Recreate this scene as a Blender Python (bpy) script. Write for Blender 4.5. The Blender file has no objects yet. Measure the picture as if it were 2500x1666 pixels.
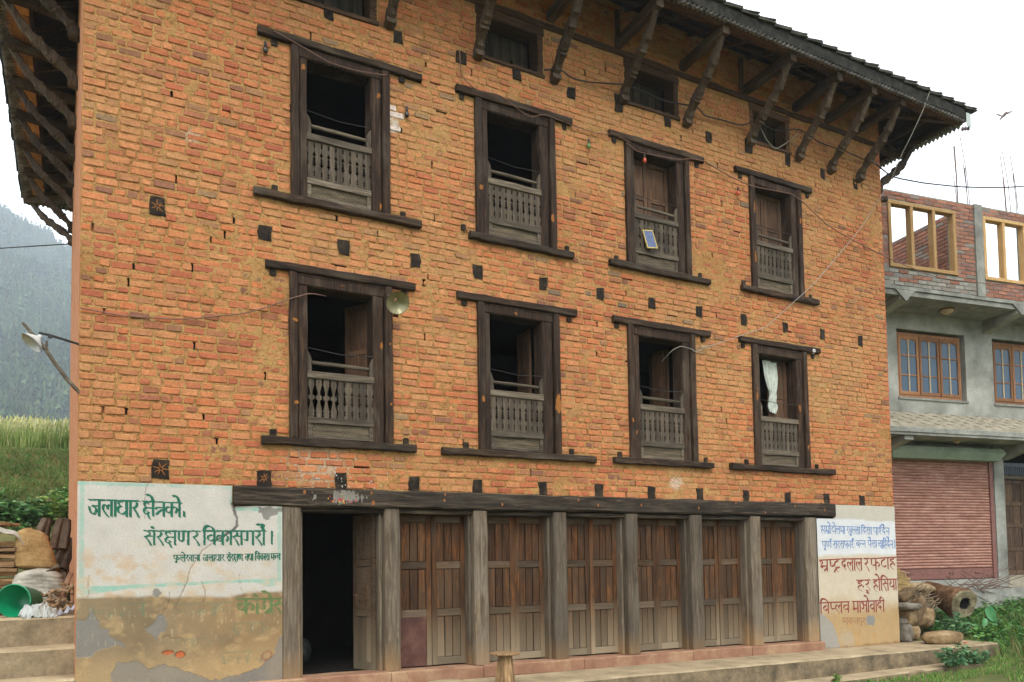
import bpy, math, random
import numpy as np
from mathutils import Matrix, Vector
random.seed(7); RNG = np.random.default_rng(7)
SC = bpy.context.scene
COL = SC.collection
# ---------------------------------------------------------------- camera
CAMPOS = Vector((0.0076, -9.0, 0.8954))
cx = Vector((0.86597722, -0.49974563, -0.01837809))   # image right in world
cy = Vector((0.0101686, 0.05433917, -0.99847076))     # image down in world
cz = Vector((0.49998005, 0.86446605, 0.0521382))      # view direction
cam = bpy.data.cameras.new('camera'); co = bpy.data.objects.new('camera', cam); COL.objects.link(co)
M4 = Matrix(((cx.x, -cy.x, -cz.x, CAMPOS.x), (cx.y, -cy.y, -cz.y, CAMPOS.y), (cx.z, -cy.z, -cz.z, CAMPOS.z), (0, 0, 0, 1)))
co.matrix_world = M4
cam.sensor_width = 36; cam.sensor_fit = 'HORIZONTAL'; cam.lens = 28.786
cam.shift_x = -(1344.63 - 1250) / 2500; cam.shift_y = (1282.34 - 833) / 2500
cam.clip_start = 0.1; cam.clip_end = 4000
SC.camera = co
# ---------------------------------------------------------------- overcast sky, soft sun, exposure
SUN_EL, SUN_AZ = math.radians(48), math.radians(205)      # azimuth measured clockwise from +Y
w = bpy.data.worlds.new('World'); SC.world = w; w.use_nodes = True
nt = w.node_tree; nt.nodes.clear()
out = nt.nodes.new('ShaderNodeOutputWorld'); bg = nt.nodes.new('ShaderNodeBackground')
sky = nt.nodes.new('ShaderNodeTexSky'); sky.sky_type = 'NISHITA'; sky.sun_disc = False
sky.sun_elevation = SUN_EL; sky.sun_rotation = SUN_AZ; sky.air_density = 1.0; sky.dust_density = 4.0
hsv = nt.nodes.new('ShaderNodeHueSaturation'); hsv.inputs['Saturation'].default_value = 0.165
mixc = nt.nodes.new('ShaderNodeMix'); mixc.data_type = 'RGBA'; mixc.inputs[0].default_value = 0.72
mixc.inputs['B'].default_value = (13.2, 13.5, 13.9, 1)   # the even cloud deck
tc = nt.nodes.new('ShaderNodeTexCoord'); ns = nt.nodes.new('ShaderNodeTexNoise')
ns.inputs['Scale'].default_value = 1.6; ns.inputs['Detail'].default_value = 5
mr = nt.nodes.new('ShaderNodeMapRange'); mr.inputs['To Min'].default_value = 0.88; mr.inputs['To Max'].default_value = 1.10
mul = nt.nodes.new('ShaderNodeMix'); mul.data_type = 'RGBA'; mul.blend_type = 'MULTIPLY'; mul.inputs[0].default_value = 1
L = nt.links.new
L(sky.outputs[0], hsv.inputs['Color']); L(hsv.outputs[0], mixc.inputs['A'])
L(tc.outputs['Generated'], ns.inputs['Vector']); L(ns.outputs[0], mr.inputs['Value'])
L(mixc.outputs['Result'], mul.inputs['A']); L(mr.outputs[0], mul.inputs['B'])
L(mul.outputs['Result'], bg.inputs['Color']); L(bg.outputs[0], out.inputs[0])
bg.inputs['Strength'].default_value = 0.165
sl = bpy.data.lights.new('sun', 'SUN'); sl.energy = 1.3; sl.angle = math.radians(25); sl.color = (1, 0.965, 0.91)
so = bpy.data.objects.new('sun', sl); COL.objects.link(so)
sd = Vector((math.sin(SUN_AZ) * math.cos(SUN_EL), math.cos(SUN_AZ) * math.cos(SUN_EL), math.sin(SUN_EL)))
so.rotation_euler = sd.to_track_quat('Z', 'Y').to_euler(); so.location = (0, -20, 30)
SC.view_settings.view_transform = 'Standard'; SC.view_settings.look = 'None'
SC.view_settings.exposure = 0.66; SC.view_settings.gamma = 1; SC.view_settings.use_curve_mapping = False
SC.cycles.max_bounces = 6; SC.cycles.diffuse_bounces = 3; SC.cycles.volume_bounces = 2; SC.cycles.transparent_max_bounces = 12
SC.cycles.use_denoising = True

# ---------------------------------------------------------------- helpers
def lin(c):
    c = np.asarray(c, float) / 255.0
    return np.where(c <= .04045, c / 12.92, ((c + .055) / 1.055) ** 2.4)
def A(r, g, b, k=0.8):                       # albedo of something that looks (r, g, b) in grey daylight
    v = lin((r, g, b)) * k; return (float(v[0]), float(v[1]), float(v[2]), 1.0)
def hsh(ix, iy, s=0):
    h = (ix.astype(np.int64) * 374761393 + iy.astype(np.int64) * 668265263 + s * 974634777) & 0xffffffff
    h = ((h ^ (h >> 13)) * 1274126177) & 0xffffffff
    h = h ^ (h >> 16)
    return (h & 0xffffff) / float(0xffffff)
def vn(x, y, s=0):
    x = np.asarray(x, float); y = np.asarray(y, float)
    ix = np.floor(x); iy = np.floor(y); fx = x - ix; fy = y - iy
    fx = fx * fx * (3 - 2 * fx); fy = fy * fy * (3 - 2 * fy)
    ix = ix.astype(np.int64); iy = iy.astype(np.int64)
    a = hsh(ix, iy, s); b = hsh(ix + 1, iy, s); c = hsh(ix, iy + 1, s); d = hsh(ix + 1, iy + 1, s)
    return (a * (1 - fx) + b * fx) * (1 - fy) + (c * (1 - fx) + d * fx) * fy
def fbm(x, y, s=0, o=4):
    t = 0; a = .5; f = 1.0
    for k in range(o):
        t = t + a * vn(np.asarray(x) * f, np.asarray(y) * f, s + k * 17); a *= .5; f *= 2.03
    return t / (1 - .5 ** o)
class MB:
    def __init__(s): s.v = []; s.f = []; s.c = []
    def add(s, vs, fs, c=None):
        o = len(s.v); s.v.extend(vs); s.f.extend([tuple(i + o for i in f) for f in fs])
        if c is not None: s.c.extend([c] * len(vs))
        return s
    def box(s, x0, x1, y0, y1, z0, z1, c=None):
        vs = [(x, y, z) for z in (z0, z1) for y in (y0, y1) for x in (x0, x1)]
        return s.add(vs, [(0, 2, 3, 1), (4, 5, 7, 6), (0, 1, 5, 4), (2, 6, 7, 3), (0, 4, 6, 2), (1, 3, 7, 5)], c)
    def beam(s, p0, p1, w, h, n=1, jit=0.0, up=(0, 0, 1), ch=.12, seed=0, taper=1.0, bend=None, prof=None):
        p0 = Vector(p0); p1 = Vector(p1); d = (p1 - p0); Ln = d.length; d.normalize()
        up = Vector(up); sd = d.cross(up)
        if sd.length < 1e-4: sd = d.cross(Vector((0, 1, 0)))
        sd.normalize(); u = sd.cross(d).normalized()
        r = random.Random(seed * 7919 + int(p0.x * 1000) + int(p0.z * 777) + int(p0.y * 313))
        rings = []
        c = ch * min(w, h)
        for k in range(n + 1):
            t = k / n; q = p0 + d * (Ln * t); tw = 1 + (taper - 1) * t
            ww = w * tw / 2; hh = h * tw / 2
            if prof: a, b = prof(t); ww *= a; hh *= b
            jw = r.uniform(-jit, jit); jh = r.uniform(-jit, jit); q = q + sd * r.uniform(-jit, jit) + u * r.uniform(-jit, jit)
            if bend: q = q + sd * bend(t)[0] + u * bend(t)[1]
            ww += jw; hh += jh
            ring = [(-ww + c, -hh), (ww - c, -hh), (ww, -hh + c), (ww, hh - c), (ww - c, hh), (-ww + c, hh), (-ww, hh - c), (-ww, -hh + c)]
            rings.append([tuple(q + sd * a + u * b) for a, b in ring])
        vs = [v for rg in rings for v in rg]; fs = []
        for k in range(n):
            for j in range(8):
                a = k * 8 + j; b = k * 8 + (j + 1) % 8
                fs.append((a, b, b + 8, a + 8))
        fs.append(tuple(range(7, -1, -1))); fs.append(tuple(n * 8 + j for j in range(8)))
        return s.add(vs, fs)
    def tube(s, pts, r, n=6, cap=True, c=None):
        pts = [Vector(p) for p in pts]; m = len(pts); vs = []; fs = []
        rr = r if isinstance(r, (list, tuple)) else [r] * m
        prev = None
        for k, p in enumerate(pts):
            t = (pts[min(k + 1, m - 1)] - pts[max(k - 1, 0)]).normalized()
            if prev is None:
                a = t.cross(Vector((0, 0, 1)));
                if a.length < 1e-3: a = t.cross(Vector((0, 1, 0)))
            else: a = prev - t * prev.dot(t)
            a.normalize(); prev = a; b = t.cross(a)
            for j in range(n):
                th = 2 * math.pi * j / n
                vs.append(tuple(p + a * (rr[k] * math.cos(th)) + b * (rr[k] * math.sin(th))))
        for k in range(m - 1):
            for j in range(n):
                a0 = k * n + j; b0 = k * n + (j + 1) % n
                fs.append((a0, b0, b0 + n, a0 + n))
        if cap: fs.append(tuple(range(n - 1, -1, -1))); fs.append(tuple((m - 1) * n + j for j in range(n)))
        return s.add(vs, fs, c)
    def lathe(s, c0, axis, prof, n=16):      # prof: list of (distance along axis, radius)
        c0 = Vector(c0); ax = Vector(axis).normalized()
        a = ax.cross(Vector((0, 0, 1)));
        if a.length < 1e-3: a = Vector((1, 0, 0))
        a.normalize(); b = ax.cross(a); vs = []; fs = []
        for (d, r) in prof:
            for j in range(n):
                th = 2 * math.pi * j / n
                vs.append(tuple(c0 + ax * d + a * r * math.cos(th) + b * r * math.sin(th)))
        for k in range(len(prof) - 1):
            for j in range(n):
                q = k * n + j; e = k * n + (j + 1) % n
                fs.append((q, e, e + n, q + n))
        return s.add(vs, fs)
    def blob(s, c0, rx, ry, rz, n=10, m=7, amp=.12, seed=0, rot=0.0, tilt=0.0, boxy=1.0, freq=2.0):
        vs = []; fs = []; ca, sa = math.cos(rot), math.sin(rot); ct, st = math.cos(tilt), math.sin(tilt)
        for i in range(m + 1):
            ph = math.pi * i / m
            for j in range(n):
                th = 2 * math.pi * j / n
                d = [math.sin(ph) * math.cos(th), math.sin(ph) * math.sin(th), math.cos(ph)]
                k = max(abs(d[0]), abs(d[1]), abs(d[2])); q = (1 / k - 1) * (boxy - 1) * .6 + 1 if boxy > 1 else 1
                nz = float(fbm(d[0] * freq + 7 + d[2] * 1.7, d[1] * freq + 3 + d[2] * freq, seed, 3)) - .5
                g = q * (1 + nz * 2 * amp)
                x, y, z = d[0] * rx * g, d[1] * ry * g, d[2] * rz * g
                x, z = x * ct - z * st, x * st + z * ct
                x, y = x * ca - y * sa, x * sa + y * ca
                vs.append((c0[0] + x, c0[1] + y, c0[2] + z))
        for i in range(m):
            for j in range(n):
                a = i * n + j; b = i * n + (j + 1) % n
                fs.append((a, a + n, b + n, b))
        return s.add(vs, fs)
    def mesh(s, name, mat=None, smooth=False, cols=None):
        me = bpy.data.meshes.new(name); me.from_pydata(s.v, [], s.f)
        if mat: me.materials.append(mat)
        cc = s.c if s.c else cols
        if cc:
            at = me.attributes.new('col', 'FLOAT_COLOR', 'POINT')
            at.data.foreach_set('color', np.array([(c[0], c[1], c[2], 1.0) for c in cc], dtype=np.float32).ravel())
        if smooth: me.polygons.foreach_set('use_smooth', [True] * len(me.polygons))
        me.update(); return me
    def build(s, name, mat, parent=None, smooth=False, **kw):
        return link(name, s.mesh(name, mat, smooth), parent, **kw)
def link(name, me, parent=None, label=None, category=None, group=None, kind=None, loc=None):
    o = bpy.data.objects.new(name, me); COL.objects.link(o)
    if parent is not None:
        o.parent = parent
        if loc is None: o.matrix_parent_inverse = Matrix.Translation(-wloc(parent))
    if loc is not None: o.location = loc
    for k, v in (('label', label), ('category', category), ('group', group), ('kind', kind)):
        if v: o[k] = v
    return o
def wloc(o):
    v = Vector(o.location)
    while o.parent is not None:
        v = v + o.matrix_parent_inverse.to_translation(); o = o.parent; v = v + o.location
    return v
def empty(name, loc, label=None, category=None, group=None, parent=None):
    return link(name, None, parent, label, category, group, None, loc)
def npmesh(name, V, F, mat, col=None, smooth=False):   # V (n,3), F (m,k)
    me = bpy.data.meshes.new(name); V = np.asarray(V, np.float32); F = np.asarray(F, np.int32); k = F.shape[1]
    me.vertices.add(len(V)); me.vertices.foreach_set('co', V.ravel())
    me.loops.add(F.size); me.loops.foreach_set('vertex_index', F.ravel())
    me.polygons.add(len(F)); me.polygons.foreach_set('loop_start', np.arange(0, F.size, k, dtype=np.int32))
    if smooth: me.polygons.foreach_set('use_smooth', np.ones(len(F), bool))
    if col is not None:
        at = me.attributes.new('col', 'FLOAT_COLOR', 'POINT')
        cc = np.ones((len(V), 4), np.float32); cc[:, :3] = col; at.data.foreach_set('color', cc.ravel())
    me.materials.append(mat); me.update(calc_edges=True); return me
def copy_tree(o, parent=None, loc=None):
    c = o.copy(); COL.objects.link(c)
    if parent is not None: c.parent = parent
    if loc is not None: c.location = loc
    for ch in list(o.children): copy_tree(ch, c)
    return c

# ---------------------------------------------------------------- materials
def newmat(name, rough=.85, spec=.25):
    m = bpy.data.materials.new(name); m.use_nodes = True; n = m.node_tree
    b = n.nodes['Principled BSDF']; b.inputs['Roughness'].default_value = rough
    b.inputs['Specular IOR Level'].default_value = spec
    return m, n, b
def N(n, t, **kw):
    x = n.nodes.new(t)
    for k, v in kw.items():
        if k in x.inputs: x.inputs[k].default_value = v
        else: setattr(x, k, v)
    return x
def ramp(n, stops):
    r = n.nodes.new('ShaderNodeValToRGB'); e = r.color_ramp.elements
    while len(e) < len(stops): e.new(0.5)
    for q, (p, c) in zip(e, stops): q.position = p; q.color = c
    return r
def mixrgb(n, a, b, f, mode='MIX'):
    x = n.nodes.new('ShaderNodeMix'); x.data_type = 'RGBA'; x.blend_type = mode
    for sck, v in ((x.inputs[0], f), (x.inputs['A'], a), (x.inputs['B'], b)):
        if hasattr(v, 'is_output') or hasattr(v, 'links'): n.links.new(v, sck)
        else: sck.default_value = v
    return x.outputs['Result']
def objvec(n, scale=(1, 1, 1), rnd=True):
    t = n.nodes.new('ShaderNodeTexCoord'); mp = n.nodes.new('ShaderNodeMapping'); mp.inputs['Scale'].default_value = scale
    n.links.new(t.outputs['Object'], mp.inputs['Vector'])
    if rnd:
        oi = n.nodes.new('ShaderNodeObjectInfo'); ml = n.nodes.new('ShaderNodeMath'); ml.operation = 'MULTIPLY'; ml.inputs[1].default_value = 37.0
        n.links.new(oi.outputs['Random'], ml.inputs[0]); n.links.new(ml.outputs[0], mp.inputs['Location'])
    return mp.outputs[0]
def noise(n, vec, scale, detail=4, rough=.55, dist=0.0):
    x = n.nodes.new('ShaderNodeTexNoise'); n.links.new(vec, x.inputs['Vector'])
    x.inputs['Scale'].default_value = scale; x.inputs['Detail'].default_value = detail; x.inputs['Roughness'].default_value = rough
    x.inputs['Distortion'].default_value = dist
    return x.outputs[0]
def bump(n, b, h, strength=.4, dist=.01):
    x = n.nodes.new('ShaderNodeBump'); x.inputs['Strength'].default_value = strength; x.inputs['Distance'].default_value = dist
    n.links.new(h, x.inputs['Height']); n.links.new(x.outputs[0], b.inputs['Normal'])
def wood(name, dark, mid, light, axis='z', grey=None, greyamt=.5, rough=.8, lowz=None, scale=1.0):
    m, n, b = newmat(name, rough, .2)
    sc = {'z': (1, 1, .07), 'x': (.07, 1, 1), 'y': (1, .07, 1)}[axis]
    v = objvec(n, sc); g = noise(n, v, 38 * scale, 6, .7, .8)
    r = ramp(n, [(.28, dark), (.5, mid), (.72, light)]); n.links.new(g, r.inputs[0]); c = r.outputs[0]
    v2 = objvec(n, {'z': (1, 1, .35), 'x': (.35, 1, 1), 'y': (1, .35, 1)}[axis]); g2 = noise(n, v2, 5 * scale, 4, .6)
    if grey is not None:
        rr = ramp(n, [(.5 - greyamt * .35, (0, 0, 0, 1)), (.5 + .25 - greyamt * .2, (1, 1, 1, 1))]); n.links.new(g2, rr.inputs[0])
        c = mixrgb(n, c, mixrgb(n, grey, c, .35), rr.outputs[0])
    if lowz is not None:                     # rain-splashed, dusty lower part: (z top, z bottom, colour, colour mid)
        t = n.nodes.new('ShaderNodeTexCoord'); s = n.nodes.new('ShaderNodeSeparateXYZ'); n.links.new(t.outputs['Object'], s.inputs[0])
        ad = n.nodes.new('ShaderNodeMath'); ad.operation = 'MULTIPLY_ADD'; ad.inputs[1].default_value = .55
        n.links.new(g2, ad.inputs[0]); n.links.new(s.outputs[2], ad.inputs[2])
        mr = n.nodes.new('ShaderNodeMapRange'); mr.inputs['From Min'].default_value = lowz[0] + .28; mr.inputs['From Max'].default_value = lowz[1] + .28
        n.links.new(ad.outputs[0], mr.inputs['Value'])
        rl = ramp(n, [(.2, (0, 0, 0, 1)), (1, (1, 1, 1, 1))]); n.links.new(mr.outputs[0], rl.inputs[0])
        low = mixrgb(n, lowz[2], mixrgb(n, lowz[2], c, .6), g)
        c = mixrgb(n, c, low, rl.outputs[0])
    oi = n.nodes.new('ShaderNodeObjectInfo'); mr2 = n.nodes.new('ShaderNodeMapRange'); mr2.inputs['To Min'].default_value = .66; mr2.inputs['To Max'].default_value = 1.3
    n.links.new(oi.outputs['Random'], mr2.inputs['Value'])
    c = mixrgb(n, c, mr2.outputs[0], 1.0, 'MULTIPLY')
    n.links.new(c, b.inputs['Base Color']); bump(n, b, g, .5, .006)
    return m
def attr(name, rough=.9, nscale=60, namp=.16, bstr=.4, bdist=.004, spec=.15, n2=9, trans=0.0):
    m, n, b = newmat(name, rough, spec)
    a = n.nodes.new('ShaderNodeAttribute'); a.attribute_name = 'col'
    v = objvec(n, rnd=False); g = noise(n, v, nscale, 5, .65); g2 = noise(n, v, n2, 3, .6)
    r = ramp(n, [(.3, (1 - namp * 1.6,) * 3 + (1,)), (.7, (1 + namp,) * 3 + (1,))]); n.links.new(g, r.inputs[0])
    r2 = ramp(n, [(.3, (1 - namp * .8,) * 3 + (1,)), (.7, (1 + namp * .5,) * 3 + (1,))]); n.links.new(g2, r2.inputs[0])
    c = mixrgb(n, a.outputs['Color'], r.outputs[0], 1.0, 'MULTIPLY'); c = mixrgb(n, c, r2.outputs[0], 1.0, 'MULTIPLY')
    n.links.new(c, b.inputs['Base Color'])
    if trans > 0:
        tr = n.nodes.new('ShaderNodeBsdfTranslucent'); n.links.new(c, tr.inputs['Color'])
        mx = n.nodes.new('ShaderNodeMixShader'); mx.inputs[0].default_value = trans
        n.links.new(b.outputs[0], mx.inputs[1]); n.links.new(tr.outputs[0], mx.inputs[2]); n.links.new(mx.outputs[0], n.nodes['Material Output'].inputs['Surface'])
    bump(n, b, g, bstr, bdist)
    return m
def stone(name, c1, c2, c3, scale=6, rough=.9, bstr=.5, bdist=.01, rnd=True, fine=60):
    m, n, b = newmat(name, rough, .2)
    v = objvec(n, rnd=rnd); g = noise(n, v, scale, 6, .65); g2 = noise(n, v, fine, 4, .6)
    r = ramp(n, [(.3, c1), (.5, c2), (.7, c3)]); n.links.new(g, r.inputs[0])
    r2 = ramp(n, [(.3, (.82, .82, .82, 1)), (.7, (1.12, 1.12, 1.12, 1))]); n.links.new(g2, r2.inputs[0])
    n.links.new(mixrgb(n, r.outputs[0], r2.outputs[0], 1.0, 'MULTIPLY'), b.inputs['Base Color'])
    ad = n.nodes.new('ShaderNodeMath'); ad.operation = 'MULTIPLY_ADD'; ad.inputs[1].default_value = .35
    n.links.new(g2, ad.inputs[0]); n.links.new(g, ad.inputs[2]); bump(n, b, ad.outputs[0], bstr, bdist)
    return m
def plain(name, c, rough=.6, spec=.4, metal=0.0):
    m, n, b = newmat(name, rough, spec); b.inputs['Metallic'].default_value = metal
    v = objvec(n); g = noise(n, v, 14, 4)
    r = ramp(n, [(.3, tuple(x * .8 for x in c[:3]) + (1,)), (.7, tuple(min(x * 1.12, 1) for x in c[:3]) + (1,))]); n.links.new(g, r.inputs[0])
    n.links.new(r.outputs[0], b.inputs['Base Color']); return m
MT = {}
MT['frame_z'] = wood('dark_window_wood_upright', A(18, 12, 8), A(50, 35, 24), A(98, 72, 50), 'z', A(96, 84, 70), .0)
MT['frame_x'] = wood('dark_window_wood_level', A(18, 13, 9), A(54, 39, 27), A(104, 80, 56), 'x', A(98, 88, 74), .0)
MT['grey_x'] = wood('silver_weathered_wood_level', A(58, 49, 39), A(98, 86, 71), A(140, 126, 106), 'x')
MT['grey_z'] = wood('silver_weathered_wood_upright', A(48, 40, 31), A(82, 71, 58), A(120, 106, 88), 'z')
MT['panel_x'] = wood('carved_panel_wood', A(80, 68, 52), A(124, 108, 86), A(152, 136, 112), 'x')
MT['beam'] = wood('long_lintel_wood', A(16, 12, 9), A(58, 47, 36), A(126, 108, 86), 'x', A(92, 84, 72), .05, scale=.8)
MT['post'] = wood('grey_post_wood', A(38, 30, 22), A(102, 86, 68), A(154, 138, 114), 'z', A(118, 108, 94), .5, lowz=(.15, -.35, A(168, 132, 88)), scale=.8)
MT['door'] = wood('door_wood_upright', A(26, 16, 9), A(80, 49, 25), A(140, 88, 44), 'z', A(84, 70, 54), .4, lowz=(.62, -.25, A(158, 142, 114)), scale=.9)
MT['door_x'] = wood('door_wood_rail', A(34, 23, 14), A(80, 58, 38), A(124, 96, 66), 'x', A(104, 92, 76), .5, lowz=(.62, -.25, A(152, 138, 112)), scale=.9)
MT['shutter'] = wood('window_shutter_wood', A(52, 36, 25), A(96, 68, 48), A(136, 100, 70), 'z', A(98, 82, 66), .25)
MT['eave'] = wood('dark_eave_wood', A(40, 29, 20), A(76, 58, 42), A(112, 90, 68), 'y', A(104, 92, 76), .2)
MT['eave_x'] = wood('dark_eave_wood_level', A(44, 31, 21), A(88, 63, 44), A(124, 92, 64), 'x')
MT['strut'] = wood('carved_strut_wood', A(40, 31, 23), A(84, 68, 52), A(122, 102, 80), 'z', A(110, 96, 78), .1)
MT['eave_plank'] = wood('lit_tan_eave_plank', A(150, 98, 52), A(206, 144, 82), A(226, 168, 102), 'y')  # tan planks, colour lifted to carry the light from outside
MT['joist'] = stone('charred_joist_end', A(22, 18, 14), A(46, 37, 28), A(78, 64, 48), 9, .9, .6, .02)
MT['dark'] = stone('shade_dark_room_clay', A(22, 18, 15), A(32, 26, 21), A(40, 33, 27), 3)  # near-black clay, the dimness of the rooms is put into its colour
MT['tile'] = stone('mossy_dark_roof_tile', A(40, 40, 34), A(66, 64, 55), A(96, 93, 80), 7, .9, .5, .01)
MT['tin'] = stone('old_zinc_sheet', A(70, 68, 64), A(130, 128, 122), A(176, 174, 168), 6, .55, .1)
MT['fascia'] = stone('blackened_fascia', A(20, 19, 16), A(42, 40, 34), A(70, 66, 56), 9, .9, .8, .03)
MT['brick'] = attr('mud_brick', .92, 38, .2, .6, .005, n2=11)
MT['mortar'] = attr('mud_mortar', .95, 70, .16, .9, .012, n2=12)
def add_shaded_cracks(m, scale, width, dark):  # thin mud cracks, the shade of their depth painted into the colour
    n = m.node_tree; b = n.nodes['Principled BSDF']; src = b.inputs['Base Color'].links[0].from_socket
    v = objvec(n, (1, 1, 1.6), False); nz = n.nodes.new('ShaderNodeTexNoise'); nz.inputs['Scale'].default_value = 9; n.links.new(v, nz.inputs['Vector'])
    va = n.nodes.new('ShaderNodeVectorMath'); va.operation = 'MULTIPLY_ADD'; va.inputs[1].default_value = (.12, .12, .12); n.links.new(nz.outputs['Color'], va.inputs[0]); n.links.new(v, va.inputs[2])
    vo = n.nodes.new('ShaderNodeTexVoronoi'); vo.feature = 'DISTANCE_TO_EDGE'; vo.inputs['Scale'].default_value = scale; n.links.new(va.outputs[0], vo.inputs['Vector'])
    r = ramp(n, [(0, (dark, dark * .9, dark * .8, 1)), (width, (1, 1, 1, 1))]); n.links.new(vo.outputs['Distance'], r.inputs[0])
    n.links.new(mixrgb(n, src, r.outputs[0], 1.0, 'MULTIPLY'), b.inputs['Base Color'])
add_shaded_cracks(MT['mortar'], 11, .045, .38)
MT['plaster'] = attr('painted_plaster', .93, 60, .08, .5, .006, n2=7)
MT['lettering_green'] = plain('green_lettering_paint', A(42, 106, 82), .8, .2)
MT['lettering_blue'] = plain('blue_lettering_paint', A(104, 136, 184), .8, .2)
MT['lettering_red'] = plain('red_oxide_lettering_paint', A(146, 72, 62), .8, .2)
MT['lettering_faint'] = plain('faded_red_lettering_paint', A(170, 122, 90), .8, .2)
MT['lettering_old'] = plain('worn_green_lettering_paint', A(104, 120, 74), .8, .2)
MT['black'] = plain('black_cable_rubber', A(52, 50, 48), .6, .3)
MT['cable'] = plain('grey_cable_sheath', A(166, 158, 144), .5, .4)
MT['string'] = plain('brown_twisted_wire', A(130, 96, 80), .7, .3)
MT['rust'] = stone('rusty_steel_bar', A(84, 60, 50), A(112, 84, 70), A(140, 108, 90), 12, .8)
MT['concrete'] = stone('grey_cement_render', A(118, 117, 108), A(158, 157, 146), A(190, 188, 176), 1.5, .9, .25, .008, False)
MT['conc2'] = stone('raw_cement_edge', A(112, 111, 102), A(142, 141, 131), A(172, 170, 158), 4, .9, .4, .01, False)
MT['platform'] = stone('packed_cement_platform', A(134, 118, 92), A(168, 148, 116), A(190, 170, 136), 2.2, .95, .3, .01, False, 40)
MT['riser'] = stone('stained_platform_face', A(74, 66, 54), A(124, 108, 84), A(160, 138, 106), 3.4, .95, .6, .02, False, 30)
MT['plinth'] = stone('red_oxide_plinth', A(136, 96, 76), A(158, 118, 92), A(182, 150, 116), 3.2, .9, .3, .006, False)
# ================================================================ ground and terrain
def sstep(a, b, x): t = np.clip((x - a) / (b - a), 0, 1); return t * t * (3 - 2 * t)
def ground_z(x, y):
    x = np.asarray(x, float); y = np.asarray(y, float)
    s = y + (x - 13) * .25
    r = -.80 + np.clip((s + 1.3) / 4.2, 0, 1.15) * .95
    r = np.where(x > 11.3, r, -.80); r = np.where((x > 11.3) & (x < 12.3), -.8 + (r + .8) * (x - 11.3), r)
    l = np.where(y < .6, -.80, .49) + sstep(2.6, 10.2, y) * 1.35 + sstep(10.0, 13.6, y) * 2.0 + np.clip(y - 13.6, 0, 60) * .004
    l = np.where((x > -.05) & (x < 11.95) & (y > -.2) & (y < 8.9), -.80, l)
    z = np.where(x < 5.9, l, r)
    z = np.where((x >= 5.9) & (y > 8.0), np.maximum(r, l * np.clip(1 - (x - 5.9) / 14, 0, 1)), z)
    z = np.where(y > 60, np.maximum(z, 2.0), z)
    return z + (fbm(x * .9, y * .9, 3, 3) - .5) * .05 * (y < 60)
def hill_z(x, y): return 2 * hill_s(np.asarray(x) / 2, np.asarray(y) / 2) - 2
def hill_s(x, y):
    rid = 188 - .42 * (x + 56) * np.where(x > -56, 1, .25)
    rid = np.clip(rid, 110, 235) + (fbm(x / 28, y / 90, 12, 3) - .5) * 16
    t = sstep(90, 500, y) * .55 + np.clip((y - 90) / 410, 0, 1) * .45
    back = 1 - sstep(520, 760, y) * .7
    return 2 + rid * t * back + (fbm(x / 22, y / 22, 31, 4) - .5) * 14 * np.clip((y - 100) / 100, 0, 1)
def grid_sheet(name, xs, ys, zf, mat, **kw):
    X, Y = np.meshgrid(xs, ys, indexing='ij'); Z = zf(X, Y); n, m = X.shape
    V = np.stack([X, Y, Z], -1).reshape(-1, 3); i = np.arange((n - 1) * (m - 1)); a = (i // (m - 1)) * m + i % (m - 1)
    F = np.stack([a, a + m, a + m + 1, a + 1], -1)
    return link(name, npmesh(name, V, F, mat, smooth=True), None, **kw)
MT['soil'] = stone('trodden_earth', A(112, 88, 62), A(158, 128, 94), A(192, 164, 128), 1.2, .95, .6, .02, False, 22)
MT['turf'] = stone('dark_turf_soil', A(60, 66, 34), A(92, 98, 50), A(128, 116, 72), 1.0, .95, .6, .03, False, 25)
MT['forest_floor'] = stone('forest_floor', A(50, 66, 44), A(70, 88, 56), A(110, 106, 78), .02, .95, .3, .2, False, .3)
xs = np.concatenate([np.linspace(-1720, -40, 26), np.linspace(-36, -4, 30), np.linspace(-3.6, 24, 120), np.linspace(26, 60, 16), np.linspace(90, 1720, 20)])
ys = np.concatenate([np.linspace(-1720, -30, 20), np.linspace(-25, -3.2, 14), np.linspace(-3, 18, 120), np.linspace(19, 88, 18), np.linspace(110, 1720, 16)])
grid_sheet('ground', xs, ys, lambda x, y: np.where(y > 170, -3.0, ground_z(x, y)), MT['turf'], kind='structure')
grid_sheet('forested_hill', np.linspace(-840, 1040, 150), np.linspace(140, 1700, 130), hill_z, MT['forest_floor'], kind='structure')

# ================================================================ the old brick house
HOUSE = empty('brick_house', (0, 0, 0), 'three-storey orange brick house with dark carved wooden windows and painted slogans at its foot', 'house')
W0, W1, DEP = 0.0, 11.87, 8.8
ZB, ZT = -0.9, 8.72
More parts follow.
